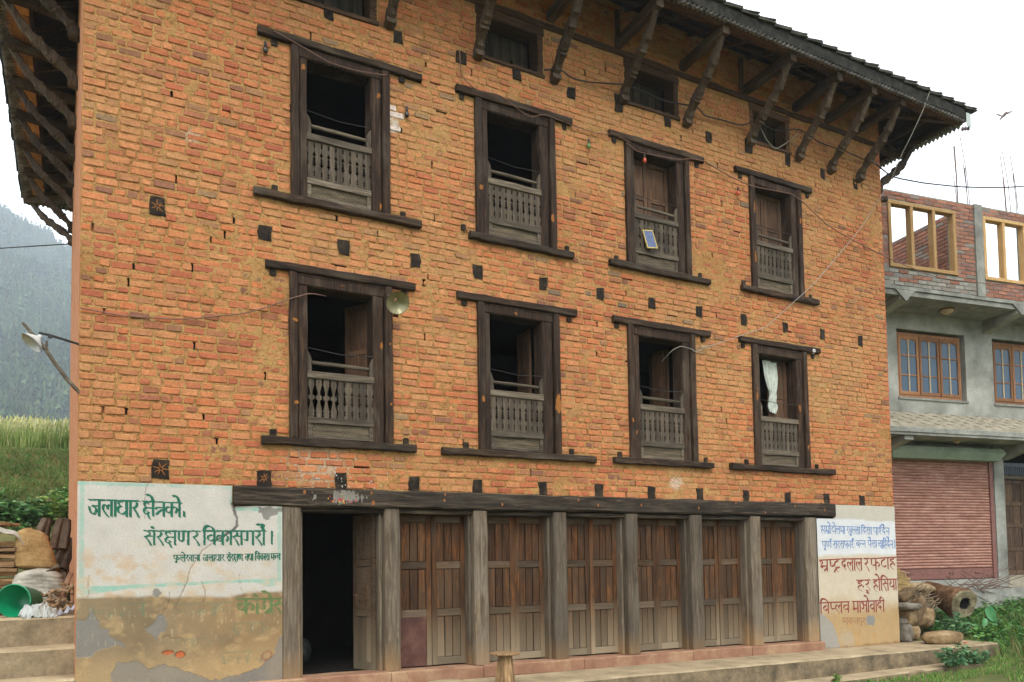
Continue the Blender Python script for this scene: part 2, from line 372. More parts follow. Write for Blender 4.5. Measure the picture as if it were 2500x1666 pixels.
# openings, all in metres on the front wall: frame x, opening x, levels
WIN = [  # frame x0,x1, opening x0,x1, frame top, opening top, sill top, lintel x0,x1, sill x0,x1, style
    (1.99, 3.12, 2.17, 2.90, 6.74, 6.62, 5.03, 1.64, 3.52, 1.60, 3.49, 'open'),
    (4.22, 5.37, 4.40, 5.15, 6.75, 6.63, 5.03, 3.97, 5.63, 4.12, 5.61, 'open'),
    (6.49, 7.62, 6.65, 7.40, 6.77, 6.68, 5.05, 6.23, 7.89, 6.19, 7.94, 'shut'),
    (8.80, 9.90, 8.93, 9.68, 6.80, 6.70, 5.08, 8.51, 10.13, 8.57, 10.19, 'shut'),
    (1.97, 3.13, 2.17, 2.91, 4.17, 4.04, 2.35, 1.72, 3.41, 1.68, 3.40, 'leaf'),
    (4.22, 5.38, 4.39, 5.13, 4.17, 4.05, 2.35, 3.95, 5.64, 3.73, 5.89, 'dleaf'),
    (6.47, 7.64, 6.66, 7.42, 4.19, 4.06, 2.36, 6.22, 7.92, 6.19, 7.90, 'dleaf'),
    (8.75, 9.90, 8.90, 9.68, 4.20, 4.07, 2.37, 8.50, 10.19, 8.24, 10.42, 'half')]
ATT = [(2.00, 3.00, 7.32, 7.98), (4.25, 5.24, 7.34, 7.98), (6.52, 7.49, 7.36, 7.98), (8.86, 9.73, 7.40, 7.98), (0.0 - .0, 0.0, 7.4, 7.4)]
ATT = ATT[:4]
JA = [(1.72, .14), (2.58, .13), (3.43, .12), (4.24, .12), (5.17, .12), (6.04, .12), (6.90, .11), (7.76, .11), (8.62, .11), (9.48, .10), (10.30, .10), (11.20, .10)]
JB = [(1.71, .14), (2.53, .13), (3.39, .13), (4.20, .13), (5.10, .12), (5.96, .12), (6.82, .12), (7.67, .11), (8.56, .11), (9.41, .11), (10.26, .11), (11.09, .12)]
JC = [(3.24, .12), (4.05, .13), (5.65, .12), (8.04, .11), (10.45, .11), (11.22, .11), (0.9, .12)]
JBR = [(2.41, .10), (4.83, .11), (7.27, .11), (9.66, .10), (6.42, .13), (8.83, .13)]
obst = []
for f in WIN:
    obst.append((f[0], f[1], f[6], f[4])); obst.append((f[7], f[8], f[4] - .005, f[4] + .09)); obst.append((f[9], f[10], f[6] - .085, f[6]))
obst += [(a, b, c - .04, d) for a, b, c, d in ATT]
obst += [(4.1, 11.75, 7.975, 8.06)]
obst += [(x - w_ / 2, x + w_ / 2, 4.475, 4.635) for x, w_ in JA] + [(x - w_ / 2, x + w_ / 2, 1.81, 1.985) for x, w_ in JB]
obst += [(x - w_ / 2, x + w_ / 2, 7.14, 7.30) for x, w_ in JC] + [(x - w_ / 2, x + w_ / 2, 7.17, 7.40) for x, w_ in JBR]
obst += [(.60, .745, 4.54, 4.72), (.645, .79, 1.86, 2.055), (1.40, 10.41, 1.60, 1.815)]
PEG = []
for f in WIN:
    for px_, side in ((f[0] - .17, 0), (f[1] + .16, 1)):
        PEG.append((px_, f[4] - .035, .07)); obst.append((px_ - .035, px_ + .035, f[4] - .07, f[4]))
        PEG.append((px_, f[6] + .04, .07)); obst.append((px_ - .035, px_ + .035, f[6], f[6] + .075))
HOLES = [(8.10, 7.60, .05)]
obst += [(7.97, 8.15, 7.57, 7.66)]
# core of the front wall as boxes around the openings (0.04 .. 0.45 m deep)
def wall_core():
    b = MB(); rects = [(f[0] + .01, f[1] - .01, f[6] + .0, f[4]) for f in WIN] + [(a + .02, c - .02, d, e) for a, c, d, e in ATT] + [(1.9, 10.0, -.9, 1.6)]
    xsn = sorted({0.0, W1} | {r[0] for r in rects} | {r[1] for r in rects}); zsn = sorted({ZB, ZT} | {r[2] for r in rects} | {r[3] for r in rects})
    for i in range(len(xsn) - 1):
        run = None
        for j in range(len(zsn) - 1):
            cxm = (xsn[i] + xsn[i + 1]) / 2; czm = (zsn[j] + zsn[j + 1]) / 2
            hole = any(r[0] < cxm < r[1] and r[2] < czm < r[3] for r in rects)
            if not hole:
                if run is None: run = zsn[j]
            if hole and run is not None: b.box(xsn[i], xsn[i + 1], .045, .45, run, zsn[j]); run = None
        if run is not None: b.box(xsn[i], xsn[i + 1], .045, .45, run, ZT)
    return b
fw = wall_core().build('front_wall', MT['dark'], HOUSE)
def brick_cells():
    out = []; h = .0815; r = random.Random(3); k = 0; z = 1.815
    while z < ZT - .06:
        blocks = []
        lo = .0 if z > 1.8 else 1.4
        spans = sorted((max(a, 0), b) for a, b, c, d in obst if min(d, z + h) - max(c, z) > .022)
        free = []; cur = 0.0
        for a, b in spans:
            if a - cur > .035: free.append((cur, a))
            cur = max(cur, b)
        if W1 - cur > .035: free.append((cur, W1))
        for a, b in free:
            x = a + (r.uniform(0, .008)); first = True
            while x < b - .03:
                L_ = r.choice([.198, .198, .205, .19, .098, .098, .15]) if not (first and k % 2) else .1
                L_ += r.uniform(-.008, .008); first = False
                if x + L_ > b: L_ = b - x
                elif b - (x + L_) < .05: L_ = min(b - x, L_ + .04)
                if L_ > .03: out.append((x + .005, x + L_ - .005, z, h, k))
                x += L_ + r.uniform(.006, .017)
        z += h; k += 1
    return out
CELLS = brick_cells()
# mortar skin: a displaced clay sheet whose smears here and there cover the bricks
def course_off(x): return (fbm(x * .35, 5.0, 9, 2) - .5) * .05
def mortar_skin():
    st = .0225; X, Z = np.meshgrid(np.arange(0, W1 + st * .6, W1 / round(W1 / st)), np.arange(1.58, ZT + .01, st), indexing='ij')
    n, m = X.shape; patch = fbm(X * 1.1 + 3, Z * 1.5, 21, 3)
    Y = .0052 - (fbm(X * 28, Z * 34, 5, 3) - .5) * .017 - np.clip(patch - .64, 0, 1) * .04 - np.clip(fbm(X * 5 + 3, Z * 6, 23, 3) - .62, 0, 1) * .05
    Y = np.clip(Y, -.007, .03)
    V = np.stack([X, Y, Z], -1).reshape(-1, 3)
    g = fbm(X * 2.2, Z * 2.6, 33, 4)[..., None]; f = fbm(X * 14, Z * 20, 41, 3)[..., None]
    c1 = np.array(A(174, 128, 76)[:3]); c2 = np.array(A(198, 154, 96)[:3]); c3 = np.array(A(176, 116, 70)[:3])
    c = c1 + (c2 - c1) * np.clip(g * 1.5 - .2, 0, 1); c = c + (c3 - c) * np.clip((f - .52) * 2.2, 0, .7)
    for (wx, wz, wr, wa) in ((3.19, 6.15, .07, .8), (3.16, 6.07, .06, .8), (3.2, 6.26, .05, .8), (1.0, 5.45, .1, .35), (7.25, 2.05, .12, .5), (2.3, 2.1, .35, .3)):
        q = np.clip(1.6 - np.hypot(X - wx, (Z - wz) * 1.3) / wr - (1 - f[..., 0]) * .6, 0, 1)[..., None] * wa
        c = c + (np.array(A(232, 222, 208)[:3]) - c) * q
    i = np.arange((n - 1) * (m - 1)); a = (i // (m - 1)) * m + i % (m - 1)
    F = np.stack([a, a + m, a + m + 1, a + 1], -1); ctr = V[F].mean(1); keep = np.ones(len(F), bool)
    for (x0, x1, z0, z1) in [(f[0] + .02, f[1] - .02, f[6], f[4]) for f in WIN] + [(q[0] + .03, q[1] - .03, q[2], q[3]) for q in ATT] + [(1.42, 10.39, 1.5, 1.66)]:
        keep &= ~((ctr[:, 0] > x0) & (ctr[:, 0] < x1) & (ctr[:, 2] > z0) & (ctr[:, 2] < z1))
    keep &= ~((ctr[:, 0] < 1.39) & (ctr[:, 2] < 1.79)); keep &= ~((ctr[:, 0] > 10.42) & (ctr[:, 2] < 1.79))
    # joints the rain has washed out: narrow dark slots between some bricks
    rj = random.Random(61); gone = np.zeros(len(F), bool)
    for (bx0, bx1, bz, bh, bk) in CELLS:
        q = rj.random()
        if q < .020: gone |= (np.abs(ctr[:, 0] - bx1 - .006) < .013) & (ctr[:, 2] > bz + .002) & (ctr[:, 2] < bz + bh - .002)
        elif q < .027: gone |= (np.abs(ctr[:, 2] - bz) < .012) & (ctr[:, 0] > bx0) & (ctr[:, 0] < bx1)
    keep &= ~gone
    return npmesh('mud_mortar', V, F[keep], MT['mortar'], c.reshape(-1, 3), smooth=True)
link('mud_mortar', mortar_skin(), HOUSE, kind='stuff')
# bricks
BR = [A(182, 116, 79), A(188, 124, 84), A(174, 108, 78), A(190, 130, 88), A(166, 102, 76), A(192, 136, 94), A(184, 118, 78), A(156, 106, 80), A(136, 98, 80), A(120, 108, 92)]
BR = [(c[0] * 1.18, c[1] * 1.01, c[2] * .93, 1) for c in BR]
BW = [20, 18, 16, 14, 11, 11, 12, 8, 4.5, 1.2]
def brick_geo(x0, x1, z, h, r):
    zz = z + float(course_off((x0 + x1) / 2)) * .35 + r.uniform(-.003, .003); hh = h - r.uniform(.013, .026); yf = r.uniform(-.0075, .0015)
    sl = r.uniform(-.003, .003); c = r.uniform(.004, .011); j = lambda s=.0034: r.uniform(-s, s)
    z0 = zz + r.uniform(.004, .010); z1 = z0 + hh
    o = [(x0 + c + j(), z0 + j()), (x1 - c + j(), z0 + j()), (x1 + j(), z0 + c + j(.002)), (x1 + j(), z1 - c + j(.002)), (x1 - c + j(), z1 + j()), (x0 + c + j(), z1 + j()), (x0 + j(), z1 - c), (x0 + j(), z0 + c)]
    xm, zm = (x0 + x1) / 2, (z0 + z1) / 2; w_ = x1 - x0; f1 = 1 - .012 / max(w_, .03); f2 = 1 - .012 / hh
    v = [(xm + (a - xm) * f1, yf + j(.0015) + sl * (a - xm) / .1, zm + (b - zm) * f2) for a, b in o]
    v += [(a, yf + .006, b) for a, b in o] + [(a, .04, b) for a, b in o]
    return v
BF = [tuple(range(8))] + [(i, i + 8, (i + 1) % 8 + 8, (i + 1) % 8) for i in range(8)] + [(i + 8, i + 16, (i + 1) % 8 + 16, (i + 1) % 8 + 8) for i in range(8)]
def brick_colour(r, x, z):
    c = r.choices(BR, BW)[0]; g = float(fbm(x * .5, z * .6, 77, 2)); k = .86 + .28 * g + r.uniform(-.08, .08)
    pale = max(0.0, float(fbm(x * .8 + 9, z * 1.1, 50, 3)) - .45) * 1.5 + (r.random() ** 3) * .5; t = A(192, 146, 96)
    for (wx, wz, wr) in ((3.19, 6.26, .06), (3.18, 6.15, .08), (3.17, 6.06, .05)):
        if math.hypot(x - wx, z - wz) < wr * 1.4: pale = .75; t = A(236, 226, 214)
    if abs(x - 7.2) < .14 and 1.9 < z < 2.12 and r.random() < .6: pale = .5; t = A(226, 210, 190)
    return tuple(c[i] * k * (1 - pale) + t[i] * pale for i in range(3))
cellr = random.Random(11)
order = sorted(range(len(CELLS)), key=lambda i: (CELLS[i][0] - CAMPOS.x) ** 2 + 81 + (CELLS[i][2] - CAMPOS.z) ** 2)
single = set([i for i in order if CELLS[i][1] - CELLS[i][0] > .075][:294])
rest = MB()
for i, (x0, x1, z, h, k) in enumerate(CELLS):
    g = brick_geo(x0, x1, z, h, cellr); c = brick_colour(cellr, (x0 + x1) / 2, z)
    if i in single:
        m_ = MB().add(g, BF, c); m_.build('brick', MT['brick'], HOUSE)
    else: rest.add(g, BF, c)
rest.build('upper_brick_courses', MT['brick'], HOUSE, kind='stuff')
# side, back, inner walls and floors
MT['sidewall'] = stone('clay_washed_side_wall', A(158, 96, 62), A(196, 128, 86), A(206, 158, 112), 5, .95, .5, .01, False)
b = MB()
def quadwall(b, p, q, t, z0, z1):            # vertical wall between two plan points, thickness t to the right
    p = Vector((p[0], p[1], 0)); q = Vector((q[0], q[1], 0)); d = (q - p).normalized(); n_ = Vector((d.y, -d.x, 0)) * t
    vs = [tuple(a + Vector((0, 0, z))) for z in (z0, z1) for a in (p, q, q + n_, p + n_)]
    return b.add(vs, [(0, 1, 2, 3), (4, 7, 6, 5), (0, 4, 5, 1), (1, 5, 6, 2), (2, 6, 7, 3), (3, 7, 4, 0)])
quadwall(MB(), (0, 0), (0, 1), 1, 0, 1)
quadwall(b, (-.004, .036), (-.15, DEP), .4, ZB, 8.7).build('side_wall', MT['sidewall'], HOUSE)
b = MB(); b.box(W1 - .4, W1 + .003, .46, DEP, ZB, ZT); b.build('side_wall', MT['sidewall'], HOUSE)
b = MB(); b.box(.3, W1 - .4, DEP - .4, DEP, ZB, ZT); b.build('back_wall', MT['sidewall'], HOUSE)
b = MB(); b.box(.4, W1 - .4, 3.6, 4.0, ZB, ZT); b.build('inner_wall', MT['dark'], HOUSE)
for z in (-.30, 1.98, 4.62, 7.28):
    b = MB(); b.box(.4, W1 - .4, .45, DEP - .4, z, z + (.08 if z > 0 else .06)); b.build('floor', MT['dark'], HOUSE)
# corner brick returns at the right end so the corner does not read as a knife edge
b = MB(); r = random.Random(5); z = 1.83
while z < 8.6: b.box(W1 - .02, W1 + r.uniform(.0, .012), .002, .09 + r.choice([0, .1]), z, z + .056); z += .0715
b.build('corner_bricks', plain('corner_brick', A(196, 110, 70), .9, .1), HOUSE, kind='stuff')

# ---- joist ends
def joist(x, w_, z0, z1, out=.013, name='joist_end', label=None):
    m = MB(); r = random.Random(int(x * 100) + int(z0 * 10)); j = lambda: r.uniform(-.012, .012)
    pts = [(x - w_ / 2 + j(), z0 + j()), (x + j(), z0 + j() * .7), (x + w_ / 2 + j(), z0 + j()), (x + w_ / 2 + j(), (z0 + z1) / 2), (x + w_ / 2 + j(), z1 + j()), (x + j(), z1 + j() * .5), (x - w_ / 2 + j(), z1 + j()), (x - w_ / 2 + j(), (z0 + z1) / 2)]
    v = [(a, -out + r.uniform(0, .012), b) for a, b in pts] + [(a, .05, b) for a, b in pts]
    m.add(v, [tuple(range(8))] + [(i, i + 8, (i + 1) % 8 + 8, (i + 1) % 8) for i in range(8)])
    return m.build(name, MT['joist'], HOUSE, label=label)
for x, w_ in JA: joist(x, w_, 4.475, 4.635)
for x, w_ in JB: joist(x, w_, 1.81, 1.985)
for x, w_ in JC: joist(x, w_, 7.14, 7.30)
for x, w_ in JBR: joist(x, w_, 7.17, 7.40, .02)
MT['heart'] = plain('split_heartwood', A(150, 96, 48), .8, .2)
for (x, z, sz) in ((.672, 4.63, .072), (.717, 1.957, .08), (1.71, 1.9, .06)):
    jo = joist(x, .145, z - .095, z + .095, .013, label='large joist end with a star of cracks') if x < 1.5 else None
    m = MB(); r = random.Random(int(z * 31))
    for k in range(7):
        th = k * 2 * math.pi / 7 + r.uniform(-.25, .25); l_ = sz * r.uniform(.65, 1); c_, s_ = math.cos(th), math.sin(th); ww = .006
        m.add([(x + c_ * .012 - s_ * ww, -.0155, z + s_ * .012 + c_ * ww), (x + c_ * .012 + s_ * ww, -.0155, z + s_ * .012 - c_ * ww), (x + c_ * l_ + s_ * .003, -.0145, z + s_ * l_ - c_ * .003), (x + c_ * l_ - s_ * .003, -.0145, z + s_ * l_ + c_ * .003)], [(0, 1, 2, 3)])
    m.build('split_wood_rays', MT['heart'], HOUSE)
for i, (x, z, s_) in enumerate(PEG):
    m = MB(); m.beam((x, -.012 - .006 * (i % 3), z), (x, .05, z), s_ * .9, s_, 1, .003, seed=i); m.build('peg_end', MT['joist'], HOUSE)

# ---- windows
def plank_mesh(kind):
    # carved board 0.086 wide, 0.41 tall: its notched edges make the pierced pattern between boards
    P = {'carved': [(0, .0016), (.05, .0016), (.065, .009), (.085, .009), (.10, .0015), (.125, .009), (.145, .0085), (.16, .0015), (.27, .0015), (.37, .016), (.385, .003), (.42, .003), (.445, .010), (.475, .010), (.50, .003), (.515, .012), (.54, .012), (.565, .003), (.585, .018), (.69, .0015), (.79, .0015), (.81, .009), (.835, .009), (.86, .0015), (.885, .009), (.905, .009), (.925, .0015), (1, .0015)],
         'bold': [(0, .012), (.07, .014), (.09, .004), (.12, .018), (.14, .004), (.18, .012), (.34, .030), (.42, .030), (.45, .010), (.49, .008), (.53, .010), (.57, .032), (.66, .026), (.82, .010), (.85, .004), (.88, .016), (.92, .008), (1, .016)]}[kind]
    H, Wd = .41, .086; P = [(t, g * (1.35 if kind == 'carved' and g > .002 else 1)) for t, g in P]; l = [(-Wd / 2 + g, H * (1 - t)) for t, g in P]; r_ = [(Wd / 2 - g, H * (1 - t)) for t, g in P]
    n_ = len(P); v = [(a, -.009, b) for a, b in l] + [(a, -.009, b) for a, b in r_] + [(a, .009, b) for a, b in l] + [(a, .009, b) for a, b in r_]; f = []
    for i in range(n_ - 1):
        f += [(i, i + 1, n_ + i + 1, n_ + i), (2 * n_ + i, 3 * n_ + i, 3 * n_ + i + 1, 2 * n_ + i + 1), (i, 2 * n_ + i, 2 * n_ + i + 1, i + 1), (n_ + i, n_ + i + 1, 3 * n_ + i + 1, 3 * n_ + i)]
    return MB().add(v, f).mesh('carved_board_' + kind, MT['grey_z'])
PLK = {k: plank_mesh(k) for k in ('carved', 'bold')}
def leaf_geo(W, Hh, rows, ncol, depth=.03, st=.06, rail=.07):
    """returns frame MB (local x 0..W, z 0..H, y 0..depth) and list of panel boxes"""
    f = MB(); f.box(0, st, 0, depth, 0, Hh); f.box(W - st, W, 0, depth, 0, Hh)
    pan = []; z = 0; tot = Hh - rail * (len(rows) + 1); zz = 0
    rails = []
    for i, rr in enumerate(rows):
        rails.append((zz, zz + rail)); h_ = tot * rr; a = zz + rail; cw = (W - 2 * st) / ncol
        for c_ in range(ncol): pan.append((st + c_ * cw + .005, st + (c_ + 1) * cw - .005, a + .006, a + h_ - .006))
        zz = a + h_
    rails.append((Hh - rail, Hh))
    return f, rails, pan, st
def leaf(name, parent, org, ang, W, Hh, rows, ncol, mz, mx, st=.06, rail=.07, depth=.035, skip=(), seed=0):
    """a door or shutter leaf: stiles as its own mesh, rails and planks as children"""
    R_ = Matrix.Rotation(ang, 4, 'Z'); T_ = Matrix.Translation(Vector(org)); X = T_ @ R_
    f, rails, pan, st = leaf_geo(W, Hh, rows, ncol, depth, st, rail); r = random.Random(seed)
    def put(nm, mb, mat, par):
        mb.v = [tuple(X @ Vector(v)) for v in mb.v]; return mb.build(nm, mat, par)
    base = put(name, f, mz, parent)
    for i, (a, b_) in enumerate(rails):
        m = MB(); m.beam((st + .001, depth / 2 + r.uniform(0, .002), (a + b_) / 2), (W - st - .001, depth / 2, (a + b_) / 2), depth, b_ - a, 2, .0015, up=(0, 0, 1), seed=i); put('rail', m, mx, base)
    for i, (a, b_, c_, d_) in enumerate(pan):
        if i in skip: continue
        yy = depth * .30 + r.uniform(-.004, .004); m = MB(); m.beam(((a + b_) / 2, yy + .008, c_), ((a + b_) / 2, yy + .008, d_), .016, b_ - a, 2, .0008, up=(1, 0, 0), seed=i + seed)
        put('plank', m, mz, base)
    return base
BULB = {}
def window(f, idx):
    x0, x1, o0, o1, ft, ot, st, l0, l1, s0, s1, style = f
    m = MB(); sd_ = idx * 10
    for (a, b_, c_, y_) in ((x0, x0 + .088, ft, -.048), (x1 - .088, x1, ft, -.048)):
        m.beam(((a + b_) / 2, y_ + .1, st), ((a + b_) / 2, y_ + .1, c_), .2, b_ - a, 8, .0025, up=(1, 0, 0), seed=sd_ + 1)
    m.beam((x0 + .088, .085, st), (x0 + .088, .085, ft), .17, .012, 4, .001, up=(1, 0, 0), seed=5)
    for (a, b_) in ((x0 + .096, o0), (o1, x1 - .096)):
        m.beam(((a + b_) / 2, .11, st), ((a + b_) / 2, .11, ot), .25, b_ - a, 8, .002, up=(1, 0, 0), seed=sd_ + 3)
    m.beam((x0 + .09, .11, (ot + ft) / 2), (x1 - .09, .11, (ot + ft) / 2 - .001), .26, ft - ot, 6, .0025, seed=sd_ + 4)
    m.beam((x0 + .09, .0, ft - .014), (x1 - .09, .0, ft - .014), .05, .025, 6, .0015, seed=sd_ + 9)
    m.box(x0 + .09, x1 - .09, .04, .3, st - .0, st + .012)
    wn = m.build('window', MT['frame_z'], HOUSE, label={0: 'open window of the top row, nearest the left corner', 4: 'open window of the lower row with a lamp at its right jamb'}.get(idx))
    b = MB(); b.beam((l0, .01, ft + .047), (l1, .008, ft + .047 + .004 * (idx % 2)), .13, .088, 14, .004, seed=sd_ + 5); b.build('lintel', MT['frame_x'], wn)
    b = MB(); b.beam((s0, -.004, st - .044), (s1, -.006, st - .046), .13, .082, 14, .005, seed=sd_ + 6); b.build('sill', MT['frame_x'], wn)
    wd = o1 - o0; rz = st + .755
    b = MB(); b.beam((o0 - .006, .012, rz - .042), (o1 + .006, .012, rz - .042), .06, .078, 4, .002, seed=sd_ + 7); b.build('top_rail', MT['grey_x'], wn)
    b = MB(); b.beam((o0, .016, st + .21), (o1, .016, st + .21), .05, .07, 4, .002, seed=sd_ + 8); b.build('middle_rail', MT['grey_x'], wn)
    b = MB(); b.box(o0 + .045, o1 - .045, .022, .036, st + .045, st + .18); pn = b.build('carved_panel', MT['carve'], wn)
    b = MB()
    for (a, c_, d_, e_) in ((o0 + .001, o0 + .05, st + .012, st + .176), (o1 - .05, o1 - .001, st + .012, st + .176)): b.beam(((a + c_) / 2, .02, d_), ((a + c_) / 2, .02, e_), .035, c_ - a, 2, .001, up=(1, 0, 0))
    b.beam((o0 + .05, .02, st + .03), (o1 - .05, .02, st + .03), .035, .035, 3, .001); b.build('panel_frame', MT['grey_x'], wn)
    n_ = 9; pw = wd / n_
    for k in range(n_):
        kind = 'bold' if (idx == 4 and k < 4) else 'carved'
        cb = link('carved_board', PLK[kind], wn, loc=(o0 + pw * (k + .5), .014, st + .247))
        cb.scale = (pw / .086, 1, (rz - .08 - st - .245) / .41)
    # scrolled ears, round bar and wire above the rail
    if style != 'half' or True:
        for sgn, ex in ((1, o0), (-1, o1)):
            if style == 'half' and sgn < 0: continue
            b = MB(); pr = [(0, .042), (.04, .047), (.085, .038), (.12, .048), (.165, .034), (.195, .02), (.215, .005)]
            v = []
            for (t_, g_) in pr: v += [(ex, -.002, rz + t_ - .002), (ex + sgn * g_, -.002, rz + t_ - .002), (ex + sgn * g_, .03, rz + t_ - .002), (ex, .03, rz + t_ - .002)]
            fs = []
            for q in range(len(pr) - 1):
                for e in range(4): fs.append((q * 4 + e, q * 4 + (e + 1) % 4, q * 4 + 4 + (e + 1) % 4, q * 4 + 4 + e))
            fs += [(0, 1, 2, 3), tuple((len(pr) - 1) * 4 + e for e in (3, 2, 1, 0))]; b.add(v, fs); b.build('scrolled_bracket', MT['grey_z'], wn)
    if style != 'half':
        b = MB(); b.tube([(o0 + .05, .03, rz + .10), ((o0 + o1) / 2, .03, rz + .098), (o1 - .04, .03, rz + .09)], [.021, .023, .02], 8); b.build('round_bar', MT['grey_x'], wn)
    b = MB(); b.tube([(o0, .0, rz + .255), ((o0 + o1) / 2, .0, rz + .215), (o1, .0, rz + .235)], .0045, 5); b.build('wire', MT['black'], wn)
    sh = ot - st
    if style == 'shut':
        for q in range(2): leaf('shutter', wn, (o0 + .004 + q * (wd / 2), .20, st + .01), 0, wd / 2 - .006, sh - .01, [.34, .33, .33], 1, MT['shutter'], MT['shutter'], .06, .06, .03, seed=sd_ + q)
    if style == 'leaf': leaf('shutter', wn, (o1 + .05, .24, st), math.radians(122), wd / 2, sh, [.34, .33, .33], 1, MT['shutter'], MT['shutter'], .06, .06, .03, seed=sd_)
    if style == 'dleaf':
        leaf('shutter', wn, (o1 + .03, .34, st), math.radians(88 if idx == 5 else 98), wd / 2, sh, [.34, .33, .33], 1, MT['shutter'], MT['shutter'], .06, .06, .03, seed=sd_)
    if style == 'half': leaf('shutter', wn, (o0 + wd * .48, .20, st), 0, wd * .52, sh, [.34, .33, .33], 1, MT['shutter'], MT['shutter'], .07, .06, .03, seed=sd_)
    return wn
# engraved diamond panel
m, n, bs = newmat('engraved_diamond_wood', .85, .2)
v = objvec(n, (1, 1, 1), False); g = noise(n, objvec(n, (.1, 1, 1)), 45, 4)
sx = N(n, 'ShaderNodeSeparateXYZ'); n.links.new(v, sx.inputs[0])
def mth(op, a, b_=None, c_=None):
    x = n.nodes.new('ShaderNodeMath'); x.operation = op
    for i, q in enumerate((a, b_, c_)):
        if q is None: continue
        if isinstance(q, (int, float)): x.inputs[i].default_value = q
        else: n.links.new(q, x.inputs[i])
    return x.outputs[0]
p1 = mth('PINGPONG', mth('ADD', sx.outputs[0], mth('MULTIPLY', sx.outputs[2], .8)), .021); p2 = mth('PINGPONG', mth('SUBTRACT', sx.outputs[0], mth('MULTIPLY', sx.outputs[2], .8)), .021)
ln = mth('MINIMUM', p1, p2); ed = N(n, 'ShaderNodeMapRange'); n.links.new(ln, ed.inputs['Value']); ed.inputs['From Max'].default_value = .005
r_ = ramp(n, [(.3, A(76, 66, 52)), (.55, A(112, 98, 78)), (.75, A(140, 124, 100))]); n.links.new(g, r_.inputs[0])
n.links.new(r_.outputs[0], bs.inputs['Base Color']); bump(n, bs, ed.outputs[0], 1.0, .006); MT['carve'] = m
WOBJ = [window(f, i) for i, f in enumerate(WIN)]

# ---- attic windows under the eaves
for i, (a, c_, z0, z1) in enumerate(ATT):
    m = MB(); m.beam((c_ - .05, .12, z0), (c_ - .05, .12, z1), .24, .09, 4, .003, up=(1, 0, 0)); m.beam((a + .05, .12, z0), (a + .05, .12, z1), .24, .09, 4, .003, up=(1, 0, 0))
    m.beam((a, .12, z1 - .06), (c_, .12, z1 - .06), .26, .11, 4, .003); m.beam((a, .10, z0 - .02), (c_, .10, z0 - .02), .24, .05, 4, .003)
    an = m.build('attic_window', MT['eave_x'], HOUSE)
    nb_ = 6; ww = (c_ - a - .2) / nb_
    for k in range(nb_):
        b = MB(); b.beam((a + .1 + ww * (k + .5), .27, z0), (a + .1 + ww * (k + .5), .27, z1 - .1), .02, ww - .008, 2, .002, up=(1, 0, 0), seed=k); b.build('plank', MT['attic'] if 'attic' in MT else MT.setdefault('attic', wood('sooty_attic_board', A(30, 27, 20), A(52, 46, 34), A(84, 74, 52), 'z')), an)
b = MB(); b.beam((4.1, .02, 8.018), (11.75, .018, 8.03), .10, .085, 30, .006); b.build('wall_plate', MT['eave_x'], HOUSE)
b = MB(); b.beam((.1, .02, 8.0), (4.0, .02, 8.01), .10, .085, 12, .006); b.build('wall_plate', MT['eave_x'], HOUSE)

# ---- ground floor timber front
b = MB(); b.beam((1.40, .07, 1.705), (10.41, .07, 1.725), .24, .205, 40, .006, ch=.1)
LB = b.build('lintel_beam', MT['beam'], HOUSE)
MT['knot'] = plain('orange_knot', A(150, 94, 54), .8, .2)
for x, z, s_ in ((2.12, 1.76, .02), (2.86, 1.77, .016), (2.88, 1.66, .026), (3.75, 1.78, .016), (3.74, 1.71, .017), (5.6, 1.76, .016), (5.9, 1.70, .018), (6.6, 1.72, .018), (7.6, 1.70, .02), (8.3, 1.79, .018), (8.88, 1.66, .017), (9.5, 1.77, .018), (10.15, 1.72, .02), (4.5, 1.68, .017)):
    m = MB(); n_ = 9; v = [(x + s_ * math.cos(t * 2 * math.pi / n_) * .8, -.0585, z + s_ * 1.15 * math.sin(t * 2 * math.pi / n_)) for t in range(n_)] + [(x, -.061, z)]
    m.add(v, [(i, (i + 1) % n_, n_) for i in range(n_)]); m.build('knot', MT['knot'], LB)
def smear(x, z, rx, rz, y, mat, par, seed, thr=.45, name='worn_patch', tilt=0):
    st = .0055; X, Z = np.meshgrid(np.arange(x - rx, x + rx, st), np.arange(z - rz, z + rz, st), indexing='ij')
    q = np.hypot((X - x - (Z - z) * tilt) / rx, (Z - z) / rz); m_ = (q + (fbm(X * 40, Z * 25, seed, 4) - .5) * 1.5) < .75
    ii, jj = np.nonzero(m_[:-1, :-1])
    if len(ii) == 0: return
    V = []; F = []
    for i, j in zip(ii.tolist(), jj.tolist()):
        o = len(V); V += [(X[i, j], y, Z[i, j]), (X[i, j + 1], y, Z[i, j + 1]), (X[i + 1, j + 1], y, Z[i + 1, j + 1]), (X[i + 1, j], y, Z[i + 1, j])]; F.append((o, o + 1, o + 2, o + 3))
    m = bpy.data.meshes.new(name); m.from_pydata(V, [], F); m.materials.append(mat); link(name, m, par, kind='stuff')
MT['scar'] = plain('bare_orange_wood', A(160, 104, 52), .85, .1); MT['smear'] = plain('grey_white_smear', A(132, 126, 114), .9, .1)
